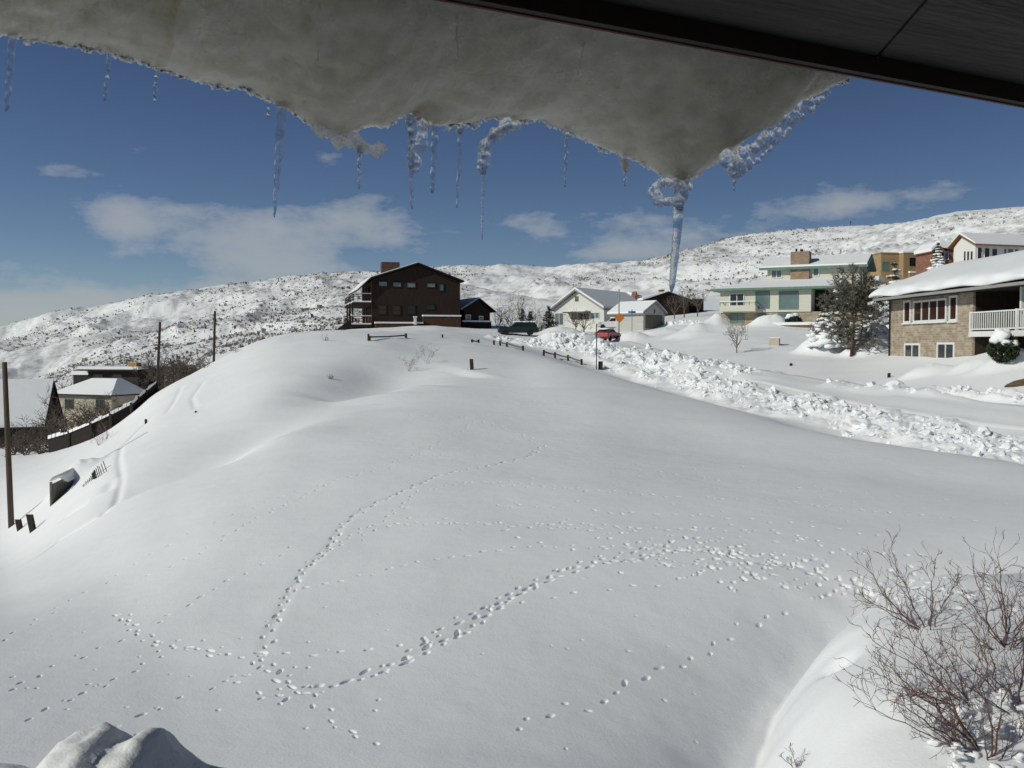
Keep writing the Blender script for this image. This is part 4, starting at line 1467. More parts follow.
b.part('porch_roof', MB().prism_y(slab_profile([(gx0.x - .4, gx0.z - .3), (gp.x, gp.z), (gx1.x + .3, gx1.z - .3)], .18), -1.3, 4.9), RED_BRICK)
b.part('snow_cover', MB().prism_y([(gx0.x - .45, gx0.z - .12), (gp.x, gp.z + .19), (gp.x, gp.z + .4), (gx0.x - .5, gx0.z + .4)], -1.25, 4.8), SNOW)

k = House('hillside_house', 'pale house with tall windows and a long snowy roof, high on the right', C8(718, 300)[0], C8(718, 300)[1], 150, 16)
K = lambda a, b_, c=0.0: k.loc(*C8(a, b_), c)
zt = K(718, 124).z
pe = k.loc(*C8(587, 100), 0.0, 0)
Dk = pe.y
pkk = k.loc(*C8(641, 66), 0.0, 0)
k.part('wall', MB().prism_x([(0, -6), (Dk, -6), (Dk, zt - .05), (pkk.y, pkk.z - .1), (0, zt)], 0, 17), CREAM_WHITE)
kr = k.part('roof', MB().prism_x(slab_profile([(-.7, zt - .12), (pkk.y, pkk.z), (Dk + .7, zt - .15)], .2), -.7, 17.7), CEDAR)
k.part('snow_cover', MB().prism_x([(-.65, zt + .083), (pkk.y, pkk.z + .203), (Dk + .65, zt + .05), (Dk + .6, zt + .3), (pkk.y, pkk.z + .5), (-.55, zt + .38)], -.6, 17.6), SNOW, kr)
for (a, c_, b_, d_) in ((733, 760, 142, 222), (777, 807, 145, 226), (823, 855, 150, 220), (897, 913, 148, 190), (922, 955, 150, 195), (965, 985, 150, 188)):
    p, q = K(a, d_), K(c_, b_)
    k.win(p.x, q.x, p.z, q.z, 0, fm=WHITE_PAINT, pm=GLASS_RED if a < 880 else GLASS_TEAL, rows=1)
for (a, c_) in ((650, 662), (670, 684), (692, 706)):
    p, q = k.loc(*C8(a, 225), 0, 0), k.loc(*C8(c_, 160), 0, 0)
    k.win(0, p.y - q.y, q.z - 1.6, q.z - .1, side=(-math.pi / 2, -.001, p.y), fm=WHITE_PAINT, pm=GLASS_DARK)

# ------------------------------------------------------------------ the brick house at the right
C9 = lambda a, b: (840 + a / 3.842, 200 + b / 3.842)
R_ = House('brick_house', 'tan brick house with white balcony and deep rounded snow on its roof', 0, 0, 0, -88, p0=(26.7, 67.2, -.9))
Q = lambda a, b, c=0.0: R_.loc(*C9(a, b), c)
xr = Q(510, 500).x
zt = at(892, 299, 67.2).z + .9
XE = 26.0
R_.part('wall', MB().box(0, xr, 0, 11, -2.5, zt + .2), TAN_BRICK)
R_.part('recess_shade_panel', MB().box(xr + .003, xr + .03, .14, 2.597, -2.5, zt + .15), BROWN)  # brown sheet over the brick end, recess shade put into its colour
R_.part('recess_wall', MB().box(xr + .003, XE, 2.6, 11, -2.5, zt + .2), BROWN)
zf0, zf1 = Q(600, 524).z, Q(600, 503).z
bl = R_.part('balcony', MB().box(xr + .003, XE, -.25, 2.597, zf0, zf1), WHITE_PAINT)
m = MB()
za, zb_ = zf1 + .12, Q(560, 430).z
m.box(xr + .01, XE, -.2, -.12, za - .04, za + .04).box(xr + .01, XE, -.22, -.10, zb_ - .05, zb_ + .03)
nb = 62
for i_ in range(nb):
    x = xr + .05 + (XE - xr - .2) * i_ / nb
    m.box(x, x + .05, -.185, -.135, za + .042, zb_ - .052)
for x in (xr + .02, Q(690, 430).x, Q(690, 430).x + 5):
    m.box(x, x + .14, -.24, -.08, zf1 + .002, zb_ + .06)
R_.part('railing', m, WHITE_PAINT, bl)
m = MB()
for x in (Q(688, 430).x, Q(688, 430).x + 5.0, XE - .2):
    m.box(x, x + .16, .02, .18, zf1, zt + .2)
R_.part('balcony_post', m, WHITE_PAINT, bl)
R_.win(0, 1.7, zf1 + .1, zf1 + 2.2, side=(0, xr + 1.6, 2.59), fm=BROWN_TRIM, pm=GLASS_DARK, cols=2)
R_.win(0, 1.7, -.7, 1.3, side=(0, xr + 1.6, 2.59), fm=BROWN_TRIM, pm=GLASS_DARK, cols=2)
for (a, c_, b_, d_, cl) in ((249, 271, 392, 466, 1), (286, 408, 384, 464, 4), (425, 450, 374, 458, 1), (252, 306, 558, 606, 2), (378, 438, 555, 606, 2)):
    p, q = Q(a, d_), Q(c_, b_)
    R_.win(p.x, q.x, p.z, q.z, 0, fm=WHITE_PAINT, pm=GLASS_RED if d_ < 500 else GLASS_DARK, cols=cl, fw=.13, sill=d_ < 500)
rf = R_.part('roof', MB().prism_x([(-1.0, zt + .02), (5.5, zt + 2.25), (12, zt + .02), (12, zt - .12), (-1.0, zt - .12)], -.35, XE + .5), BROWN_TRIM)
R_.part('gutter', MB().box(-.35, XE + .5, -1.12, -1.003, zt - .14, zt + .03), GREY_SIDING, rf)
prof = [(-1.08, zt + .035), (-1.22, zt + .12), (-1.26, zt + .32), (-1.08, zt + .58), (-.6, zt + .86), (.6, zt + 1.30), (2.2, zt + 1.85), (4.0, zt + 2.48), (5.5, zt + 2.80), (7.0, zt + 2.5), (12, zt + .6), (12, zt + .1), (5.5, zt + 2.26)]
st = [-.75, -.7, -.5] + list(np.arange(-.1, XE + .5, .45))
sn = MB()
vs, fs = [], []
npf = len(prof)
zbase = [zt + .035, zt + .05, zt + .08, zt + .1, zt + .2, zt + .62, zt + 1.17, zt + 1.78, zt + 2.27, zt + 1.78, zt + .05, zt + .04, zt + 2.25]
for i_, x in enumerate(st):
    e = (.15, .55, .85)[i_] if i_ < 3 else 1.0
    for j_, (y, z) in enumerate(prof):
        wob = .07 * math.sin(x * 1.1 + j_) * (j_ in (1, 2, 3)) + .05 * math.sin(x * .6 + 2 * j_)
        o_ = (.07 * math.sin(x * 2.3) + rnd.uniform(-.02, .02)) if j_ in (0, 1, 2, 3) else 0
        vs.append((x, y + o_, zbase[j_] + (z - zbase[j_]) * e + (wob * e if 0 < j_ < 10 else 0)))
for i_ in range(len(st) - 1):
    for j_ in range(npf):
        a, b_ = i_ * npf + j_, i_ * npf + (j_ + 1) % npf
        fs.append((a, b_, b_ + npf, a + npf))
fs.append(tuple(range(npf - 1, -1, -1)))
fs.append(tuple(range((len(st) - 1) * npf, len(st) * npf)))
so = R_.part('snow_cover', sn.add(vs, fs), SNOW, rf, True)
md = so.modifiers.new('smooth', 'SUBSURF')
md.levels = md.render_levels = 2
R_.part('drainpipe', MB().tube([(.12, -.1, -2), (.12, -.1, zt - .1)], .05, 6), BROWN_TRIM)

# ------------------------------------------------------------------ houses in the hollow at the left
h = House('barn_house', 'dark house with one broad snow roof and black gable, leftmost in the hollow', 0, 0, 0, 17, p0=(-62.6, 95.5, -11.2))
ze = at(38, 427, 99.5).z + 11.2
zr2 = at(54, 381, 105.5).z + 11.2
h.part('wall', MB().prism_x([(0.4, -3), (11.6, -3), (11.6, ze), (6, zr2 - .2), (.4, ze)], 0, 13.6), DARK_WOOD)
hr = h.part('roof', MB().prism_x(slab_profile([(-.2, ze - .1), (6, zr2 - .15), (12.2, ze - .1)], .15), -.4, 14.2), DARK_WOOD)
h.part('snow_cover', MB().prism_x([(-.2, ze + .053), (6, zr2 + .003), (12.2, ze + .053), (12.2, ze + .3), (6, zr2 + .28), (-.2, ze + .35)], -.35, 14.1), SNOW, hr)
for x in (3, 7, 11):
    h.win(x, x + 1.0, .8, 1.8, .4, fm=GREY_WOOD, pm=GLASS_DARK)

P4 = lambda a, b: (a / 6.4, 350 + b / 6.4)
s = House('stucco_house', 'buff stucco house under a white hipped snow roof, middle of the hollow', P4(365, 430)[0], P4(365, 455)[1], 117, -24)
S_ = lambda a, b, c=0.0: s.loc(*P4(a, b), c)
x1 = S_(715, 420).x
zt = S_(715, 296).z
cr = s.loc(*P4(880, 290), x1, 0)
D4 = max(cr.y, 5)
s.part('wall', MB().box(0, x1, 0, D4, -3, zt), BUFF)
sr = s.part('roof', MB().box(-.6, x1 + .6, -.6, D4 + .6, zt + .002, zt + .16), DARK_WOOD)
pz = S_(700, 182, D4 * .45).z
pa, pb = S_(650, 185, D4 * .5), S_(760, 190, D4 * .5)
s.part('snow_cover', MB().hexa([(-.6, -.6, zt + .163), (x1 + .6, -.6, zt + .163), (x1 + .6, D4 + .6, zt + .163), (-.6, D4 + .6, zt + .163),
                                (pa.x * .72, D4 * .45, pz), (min(pb.x, x1 - 1), D4 * .45, pz), (min(pb.x, x1 - 1), D4 * .6, pz), (pa.x * .72, D4 * .6, pz)]), SNOW, sr)
for (a, c_) in ((420, 470), (620, 665)):
    p, q = S_(a, 372), S_(c_, 318)
    s.win(p.x, q.x, p.z, q.z, 0, fm=GREY_WOOD, pm=GLASS_DARK, cols=2)
s.win(0, 1.0, .4, 2.0, side=(math.pi / 2, x1 + .001, 1.0), fm=GREY_WOOD, pm=GLASS_DARK)

f = House('flat_roofed_house', 'long brown house with a flat snow covered roof and yellow brick chimney', P4(565, 200)[0], P4(565, 235)[1], 136, -10)
F_ = lambda a, b, c=0.0: f.loc(*P4(a, b), c)
x1, zt = F_(885, 170).x, F_(570, 132).z
f.part('wall', MB().box(0, x1, 0, 7, -3, zt), DARK_WOOD)
ff = f.part('roof', MB().box(-1.0, x1 + .6, -1, 7.5, zt + .002, zt + .22), DARK_WOOD)
f.part('snow_cover', MB().box(-1.0, x1 + .6, -1, 7.5, zt + .223, zt + .62), SNOW, ff)
p, q = F_(822, 125, -.5), F_(872, 88, -.5)
f.part('chimney', MB().box(p.x, q.x, -.5, .8, zt + .22, q.z + .15), YELLOW_BRICK, ff)
f.win(1, 2.2, zt - 1.8, zt - .6, 0, fm=GREY_WOOD, pm=GLASS_DARK)
f.win(4, 5.2, zt - 1.8, zt - .6, 0, fm=GREY_WOOD, pm=GLASS_DARK)
p, q = F_(440, 160, 0), F_(568, 140, 0)
f.part('side_wing', MB().box(p.x, -.003, 1, 6, -3, p.z), DARK_WOOD)
f.part('snow_cap', MB().box(p.x - .2, -.004, .8, 6.2, p.z + .002, p.z + .55), SNOW)

# ------------------------------------------------------------------ poles, fences, posts
def utility_pole(px_top, py_top, px_bot, py_bot, Y, dia, label, arms=(), m_=POLE_WOOD, extra=False):
    b, tp = at(px_bot, py_bot, Y), at(px_top, py_top, Y)
    b = Vector((b.x, Y, min(b.z, gz(b.x, Y))))
    e = thing('utility_pole', label, 'utility pole', b, 0, 'wooden utility poles')
    d_ = tp - b
    MB().tube([d_ * -.06, d_ * .33, d_ * .66, d_], [dia * .5, dia * .48, dia * .44, dia * .40], 10).build('pole', m_, e, True)
    for fr_, L in arms:
        c_ = d_ * fr_
        MB().box(c_.x - L / 2, c_.x + L / 2, c_.y - dia * .5 - .1, c_.y - dia * .5, c_.z - .06, c_.z + .06).build('crossarm', m_, e)
    if extra:
        c_ = d_ * .93
        MB().tube([c_ + Vector((.28, 0, -.4)), c_ + Vector((.28, 0, .3))], .2, 10).build('transformer', STEEL, e)
    return e


utility_pole(4.5, 362, 11.6, 533, 52, .32, 'near utility pole at the left edge of the photo, leaning slightly', m_=POLE_LIT)
utility_pole(160, 322, 156, 386, 88, .27, 'utility pole with a small bracket behind the top of the black fence', [(.72, .9)])
utility_pole(215, 311, 212.6, 362, 96, .27, 'utility pole standing just beyond the brow of the snow slope')
for px, p0, p1, lab in ((850.7, 221, 234, 'faint pole on the hill crest above the green trimmed house'), (815.7, 230, 240, 'faint pole on the crest left of the tallest one, above the chimney'), (773, 240, 249, 'faint short pole on the crest, third along from the right'),
                        (715, 245, 257, 'faint pole where the ridge starts to rise, above the pale garage'), (597, 264, 281, 'faint pole on the low hill behind the cream house roof'), (644, 262, 279, 'faint pole on the low hill between the big icicle and the cream house')):
    Yp = float(np.interp((px - 512) / FPX, A, crY)) * .97
    utility_pole(px, p0, px, p1, Yp, .45, lab, [(.9, 1.6)] if p1 - p0 > 11 else ())

# timber fence along the toe of the left slope
fe = thing('board_fence', 'low black board fence capped with snow along the foot of the left slope', 'fence', on_ground(90, 74))
fpts = [on_ground(47, 77), on_ground(68, 75.5), on_ground(90, 74), on_ground(110, 74), on_ground(131, 74.5), on_ground(138, 76), on_ground(146, 77.5), on_ground(157, 79)]
tops = [439, 433, 424, 415, 406, 399, 392, 382]
m, ms, mp = MB(), MB(), MB()
o = fe.location
for i_ in range(len(fpts) - 1):
    a, b = fpts[i_] - o, fpts[i_ + 1] - o
    za, zb_ = at(0, tops[i_], fpts[i_].y).z - o.z, at(0, tops[i_ + 1], fpts[i_ + 1].y).z - o.z
    za, zb_ = max(za, a.z + .7), max(zb_, b.z + .7)
    m.hexa([(a.x, a.y, a.z - 1), (b.x, b.y, b.z - 1), (b.x, b.y + .06, b.z - 1), (a.x, a.y + .06, a.z - 1), (a.x, a.y, za), (b.x, b.y, zb_), (b.x, b.y + .06, zb_), (a.x, a.y + .06, za)])
    n_ = 5
    for q in range(n_):
        t0, t1 = q / n_, (q + rnd.uniform(.7, 1)) / n_
        p, r_ = a.lerp(b, t0), a.lerp(b, t1)
        z0, z1 = za + (zb_ - za) * t0, za + (zb_ - za) * t1
        th = rnd.uniform(.12, .34)
        ms.hexa([(p.x, p.y - .14, z0 + .004), (r_.x, r_.y - .14, z1 + .004), (r_.x, r_.y + .18, z1 + .004), (p.x, p.y + .18, z0 + .004),
                 (p.x, p.y - .08, z0 + th), (r_.x, r_.y - .08, z1 + th), (r_.x, r_.y + .12, z1 + th), (p.x, p.y + .12, z0 + th)])
    mp.box(b.x - .09, b.x + .09, b.y - .16, b.y - .01, b.z - 1, zb_ + .12)
m.build('board_panel', BROWN_TRIM, fe)
ms.build('snow_cap', SNOW, fe)
mp.build('post', DARK_WOOD, fe)

# half-buried timber bin, bent picket fence and stub posts below it
s0, s1 = at(52, 484, 49), at(68.5, 480.5, 50.5)
bs = at(54.5, 508, 49)
gzb = gz(s0.x, 49)
bn = thing('wooden_shed', 'half buried grey board shed end with a snow drift on top, on the left slope', 'shed', (s0.x, 49, bs.z))
v0 = Vector((0, 0, 0))
e_ = Vector((s1.x - s0.x, s1.y - s0.y, 0))
zt0, zt1 = s0.z - bs.z, s1.z - bs.z
m = MB().hexa([(0, 0, -1.2), (e_.x, e_.y, -1.2), (e_.x - .35, e_.y + 2.6, -1.2), (-.35, 2.6, -1.2), (0, 0, zt0), (e_.x, e_.y, zt1), (e_.x - .3, e_.y + 2.6, zt1 + .15), (-.3, 2.6, zt0 + .1)])
m.build('wall', GREY_WOOD, bn)
m = MB()
m.box(-.10, -.004, -.06, .06, -1.2, zt0 + .1)
m.build('corner_post', GREY_WOOD, bn)
m = MB()
vs, fs = [], []
for j_ in range(9):
    for i_ in range(9):
        u, v = i_ / 8, j_ / 8
        x = (-.1 + (e_.x + .2) * u) - .35 * v
        y = e_.y * u - .15 + 3.3 * v
        z = zt0 + (zt1 - zt0) * u + .05 + .34 * math.sin(min(u * 1.1 + .1, 1) * math.pi) ** .6 + .12 * v + rnd.uniform(-.02, .02)
        vs.append((x, y, z))
for j_ in range(8):
    for i_ in range(8):
        a = j_ * 9 + i_
        fs.append((a, a + 1, a + 10, a + 9))
sc_ = m.add(vs, fs).build('snow_cap', SNOW, bn, True)
sd_ = sc_.modifiers.new('thick', 'SOLIDIFY')
sd_.thickness = .12

bf = pix_ground(96, 478)
pf = thing('picket_fence', 'short run of bent wire bound pickets sticking out of the snow, beside the shed', 'fence', bf)
m = MB()
for i_ in range(17):
    x = -.62 + i_ * .075
    y = .25 * math.sin(i_ * .4)
    zz = gz(bf.x + x, bf.y + y) - bf.z
    hgt = (.16 + .02 * i_) * rnd.uniform(.85, 1.15)
    m.hexa([(x, y, zz - .3), (x + .03, y, zz - .3), (x + .035, y + .015, zz - .3), (x, y + .015, zz - .3),
            (x - .02 * i_ * .8, y, zz + hgt), (x - .016 * i_ + .035, y, zz + hgt), (x - .016 * i_ + .035, y + .015, zz + hgt), (x - .02 * i_ * .8, y + .015, zz + hgt)])
m.build('picket', DARK_WOOD, pf)
m = MB().tube([(-.7, -.02, gz(bf.x - .7, bf.y) - bf.z + .1), (0, .02, gz(bf.x, bf.y) - bf.z + .16), (.7, .1, gz(bf.x + .7, bf.y) - bf.z + .2)], .008, 4)
m.build('wire', BLACK_METAL, pf)


def post(px, py_top, py_bot, Y, wpx, label, lean=0.0, m_=DARK_WOOD, snow=False, group=None, name='wooden_post', cat='post', gnd=True):
    p = pix_ground(px, py_bot) if Y is None else at(px, py_bot, Y)
    hh = (py_bot - py_top) * p.y / FPX
    w_ = wpx * p.y / FPX * .5
    e = MB()
    e.hexa([(-w_, -w_, -.6), (w_, -w_, -.6), (w_, w_, -.6), (-w_, w_, -.6),
            (-w_ + lean, -w_, hh), (w_ + lean, -w_, hh), (w_ + lean, w_, hh - .04), (-w_ + lean, w_, hh - .04)])
    o = e.build(name, m_)
    o.location = p
    tag(o, label, cat, group)
    if snow:
        MB().blob((lean, 0, hh + w_ * .6), w_ * 1.7, rnd, .15, 2, 1, 1, .7).build('snow_cap', SNOW, o, True)
    return o


post(472.6, 359, 369.7, None, 3.6, 'lone dark wooden post slightly tilted in the smooth snow of the knoll', -.08)
post(600.5, 361.5, 370, None, 4.2, 'short thick wooden post beside the thin tall stake at the knoll edge')
post(35, 514, 529, None, 5.0, 'black stub post, right of a pair by the leaning utility pole', -.25)
post(22, 519, 528, None, 4.5, 'black stub post, left of a pair by the leaning utility pole', -.2)
post(146, 419, 423, None, 2.0, 'tiny dark stub poking from the snow above the footpath')
post(196, 411, 412.5, None, 2.0, 'dark speck of a stub on the left slope below the brow')
post(889, 373, 377.5, None, 2.4, 'small dark marker stub in the yard snow before the brick house')
post(791, 363.5, 366, None, 2.4, 'small dark marker stub in the snow left of the pine')
post(368.5, 334.3, 341.2, None, 1.8, 'fence post at the left end of the rail before the big brown house')
post(442.5, 334.5, 338, None, 1.6, 'lone fence post tip before the right corner of the big brown house')
post(494, 340.5, 345, None, 2.0, 'short fence post left of the first split rail run by the road')

sk = pix_ground(596.4, 369.8)
hh = (369.8 - 324) * sk.y / FPX
st_ = MB().tube([(0, 0, -.4), (0, 0, hh)], .045, 6).build('marker_stake', BLACK_METAL)
st_.location = sk
tag(st_, 'tall thin dark metal stake at the knoll edge, with a thick post by its foot', 'stake')
MB().box(-.05, .05, -.055, -.046, hh * .45, hh * .5).build('reflector', STEEL, st_)


def rail_fence(pix, hpx, label, rails=(.75,)):
    P = [pix_ground(*p) for p in pix]
    e = thing('rail_fence', label, 'fence', P[0], 0, 'snowed in split rail fences')
    for p in P:
        q = p - P[0]
        hh = hpx * p.y / FPX
        MB().box(q.x - .09, q.x + .09, q.y - .08, q.y + .08, q.z - .5, q.z + hh).build('post', DARK_WOOD, e)
    for a, b in zip(P, P[1:]):
        for fz in rails:
            a2 = a - P[0] + Vector((0, 0, hpx * a.y / FPX * fz))
            b2 = b - P[0] + Vector((0, 0, hpx * b.y / FPX * fz * .8))
            MB().tube([a2, (a2 + b2) / 2 + Vector((0, 0, -.04)), b2], [.07, .06, .07], 6).build('rail', GREY_WOOD, e)
    return e


rail_fence([(543.8, 356.0), (555, 358.2), (568, 361.0), (581.6, 365)], 6.0, 'split rail fence of four posts, longest run, at the brow beside the road')
rail_fence([(500.2, 345.8), (507, 347.2), (523, 350.8)], 5.0, 'split rail fence of three posts on the brow, nearer the green car')
rail_fence([(369.5, 340.5), (406, 338.3)], 4.6, 'single long rail on two posts before the left part of the big brown house')
rail_fence([(472, 342.5), (478.6, 342.8)], 3.2, 'short stub of rail between the big brown house and the rail runs', (.6,))

# ------------------------------------------------------------------ signs
so_ = at(619.4, 332, 103)
so_.z = gz(so_.x, 103)
sg = thing('road_sign', 'orange diamond warning sign on a tall pale pole by the road', 'road sign', so_)
zc = at(619.4, 317.9, 103).z - so_.z
r_ = 5.1 * 103 / FPX
ORANGE = mat('orange_reflective', (.62, .19, .035), .5, .1, 4)
MB().add([(0, -.03, zc - r_), (r_, -.03, zc), (0, -.03, zc + r_), (-r_, -.03, zc), (0, -.01, zc - r_), (r_, -.01, zc), (0, -.01, zc + r_), (-r_, -.01, zc)],
         [(0, 1, 2, 3), (7, 6, 5, 4), (0, 4, 5, 1), (1, 5, 6, 2), (2, 6, 7, 3), (3, 7, 4, 0)]).build('sign_panel', ORANGE, sg)
MB().tube([(-.05, .06, -.5), (-.05, .06, at(618, 289, 103).z - so_.z)], .07, 8).build('pole', STEEL, sg)
so2 = at(632, 331, 104)
so2.z = gz(so2.x, 104)
s2 = thing('street_sign', 'small blue street name sign on a short pole right of the orange sign', 'street sign', so2)
zc = at(632, 312, 104).z - so2.z
BLUE = mat('blue_sign_paint', (.10, .26, .48), .5, .1, 4)
MB().box(-.42, .40, -.02, .0, zc - .12, zc + .10).build('sign_panel', BLUE, s2)
MB().box(-.02, .0, -.35, .35, zc + .102, zc + .28).build('cross_panel', BLUE, s2)
MB().tube([(0, .03, -.5), (0, .03, zc + .25)], .035, 6).build('pole', STEEL, s2)


# ------------------------------------------------------------------ cars
def car(px, py, Y, deg, paint, label, L=4.5, Wd=1.75, Hh=1.45, wagon=False, sink=.25, snow=True):
    p = at(px, py, Y)
    p.z = gz(p.x, Y) - sink if py is None else p.z - sink
    e = thing('parked_car', label, 'car', p, math.radians(deg))
    hw = Wd / 2
    body = [(-L / 2, .35), (-L / 2 + .05, .75), (-L / 2 + .1, .88), (-L * .2, .95), (L * .36, .97), (L / 2 - .05, .85), (L / 2, .4), (L / 2 - .1, .28), (-L / 2 + .15, .25)]
    m = MB().prism_y(body, -hw, hw)
    o = m.build('body', paint, e)
    bv = o.modifiers.new('bevel', 'BEVEL')
    bv.width, bv.segments = .07, 2
    back = L * .47 if wagon else L * .36
    x0, x1, x2, x3 = -L * .2, -L * .06, (L * .40 if wagon else L * .20), back
    c_ = .16
    cab = MB().hexa([(x0, -hw + .05, .93), (x3, -hw + .05, .93), (x3, hw - .05, .93), (x0, hw - .05, .93), (x1, -hw + c_, Hh), (x2, -hw + c_, Hh), (x2, hw - c_, Hh), (x1, hw - c_, Hh)])
    cb = cab.build('cabin', paint, e)
    bv = cb.modifiers.new('bevel', 'BEVEL')
    bv.width, bv.segments = .04, 2

    def lerp(a, b, t):
        return tuple(a[i_] + (b[i_] - a[i_]) * t for i_ in range(3))

    def quad(a, b, c2, d2, inset, nrm, nm):
        # a-b bottom, d-c top
        bl_, br_ = lerp(a, b, inset), lerp(b, a, inset)
        tl, tr = lerp(d2, c2, inset), lerp(c2, d2, inset)
        q = [lerp(bl_, tl, .12), lerp(br_, tr, .12), lerp(br_, tr, .88), lerp(bl_, tl, .88)]
        n_ = Vector(nrm)
        MB().hexa([tuple(Vector(v) - n_ * .01) for v in q] + [tuple(Vector(v) + n_ * .012) for v in q]).build(nm, GLASS_DARK, e)

    for s_ in (-1, 1):
        y0, y1 = s_ * (hw - .05), s_ * (hw - c_)
        xm = (x1 + x2) / 2
        quad((x0 + .1, y0, .93), (xm, y0, .93), (xm, y1, Hh), (x1 + .03, y1, Hh), .04, (0, s_, .2), 'window')
        quad((xm, y0, .93), (x3 - .1, y0, .93), (x2 - .03, y1, Hh), (xm, y1, Hh), .04, (0, s_, .2), 'window')
    quad((x0, -hw + .05, .93), (x0, hw - .05, .93), (x1, hw - c_, Hh), (x1, -hw + c_, Hh), .08, (-.7, 0, .7), 'windscreen')
    quad((x3, -hw + .05, .93), (x3, hw - .05, .93), (x2, hw - c_, Hh), (x2, -hw + c_, Hh), .08, (.7, 0, .7), 'rear_window')
    for xw in (-L * .31, L * .30):
        for s_ in (-1, 1):
            MB().tube([(xw, s_ * (hw - .16), .31), (xw, s_ * (hw + .02), .31)], .31, 14).build('wheel', RUBBER, e)
    for s_ in (-1, 1):
        MB().box(-L / 2 - .02, -L / 2 + .06, s_ * hw * .8 - .15, s_ * hw * .8 + .15, .58, .72).build('headlight', GLASS_BLUE, e)
    if snow:
        m = MB()
        for q in range(9):
            m.blob((x1 + (x2 - x1) * q / 8, rnd.uniform(-.1, .1), Hh + .03), .34, rnd, .2, 2, 1.2, 1.9, .35)
        m.build('snow_cap', SNOW, e, True)
    return e


GREEN_PAINT = mat('green_car_paint', (.004, .016, .013), .45, .1, 3, spec=.6)
RED_PAINT = mat('red_car_paint', (.30, .018, .022), .35, .1, 3, spec=.6)
WHITE_CAR = mat('white_car_paint', (.6, .6, .6), .35, .1, 3, spec=.6)
car(518, 334.0, 108, 4, GREEN_PAINT, 'dark green car seen from the side behind the snow banks, by the brown outbuilding', 4.6, 1.75, 1.45, True, .12)
car(607.5, 337.5, 101, -118, RED_PAINT, 'red car sunk among snow banks in front of the cream house', 3.6, 1.6, 1.25, False, .38)
car(615, 328.6, 116, -20, WHITE_CAR, 'snow covered pale car parked behind the orange sign', 4.2, 1.7, 1.4, False, .1)

# bin / utility cabinet in the yard snow
cbp = pix_ground(774, 345.5)
CAB = mat('cabinet_paint', (.52, .46, .34), .7, .08, 3)
ub = thing('utility_box', 'small tan utility box standing in the yard snow left of the pine', 'utility box', cbp, math.radians(-18))
w_ = 9.5 * cbp.y / FPX
hh = 7.0 * cbp.y / FPX
MB().box(-w_ / 2, w_ / 2, 0, .5, -.4, hh).build('cabinet', CAB, ub)
MB().box(w_ / 2 + .002, w_ / 2 + .07, -.02, .5, -.4, hh + .02).build('side_panel', CEDAR, ub)
MB().box(-w_ / 2 - .03, w_ / 2 + .08, -.05, .55, hh + .022, hh + .09).build('snow_cap', SNOW, ub)

bare = MB()
bg0 = pix_ground(1016, 385)
vs = []
for k_ in range(14):
    t_ = k_ / 14 * 2 * math.pi
    x, y = bg0.x + 1.3 + 1.9 * math.cos(t_) * rnd.uniform(.85, 1.1), bg0.y + .75 * math.sin(t_) * rnd.uniform(.8, 1.1)
    vs.append((x, y, gz(x, y) + .04))
bare.add(vs + [(bg0.x + 1.3, bg0.y, gz(bg0.x + 1.3, bg0.y) + .06)], [(i_, (i_ + 1) % 14, 14) for i_ in range(14)])
tag(bare.build('bare_ground', mat('wet_earth', (.16, .10, .06), .9, .35, 3)), 'bare brown patch of thawed drive at the right edge', 'ground', kind='structure')


# ------------------------------------------------------------------ plants
def branch(m, p, d_, L, r, depth, rg, spread=.55, nseg=4, kids=(2, 4), up=.15, sides=4, taper=.55, minr=.004, shrink=(.55, .8), wob=.16):
    pts, rad = [Vector(p)], [r]
    q = Vector(p)
    dd = Vector(d_).normalized()
    for i_ in range(nseg):
        dd = (dd + Vector((rg.gauss(0, wob), rg.gauss(0, wob), rg.gauss(0, wob * .7) + up * .2))).normalized()
        q = q + dd * (L / nseg)
        pts.append(q.copy())
        rad.append(max(r * (1 - (1 - taper) * (i_ + 1) / nseg), minr * .7))
    m.tube(pts, rad, sides if r > .015 else 3, cap=False)
    if depth <= 0:
        return
    n_ = rg.randint(*kids)
    for i_ in range(n_):
        t_ = rg.uniform(.3, 1.0) if i_ else 1.0
        k_ = min(int(t_ * nseg), nseg - 1)
        b_ = pts[k_].lerp(pts[k_ + 1], t_ * nseg - k_)
        sd = Vector((rg.gauss(0, 1), rg.gauss(0, 1), rg.gauss(0, .8) + up)).normalized()
        nd = (dd * (1 - spread) + sd * spread).normalized()
        branch(m, b_, nd, L * rg.uniform(*shrink), max(rad[k_] * .65, minr), depth - 1, rg, spread, max(3, nseg - 1), kids, up, sides, taper, minr, shrink, wob)


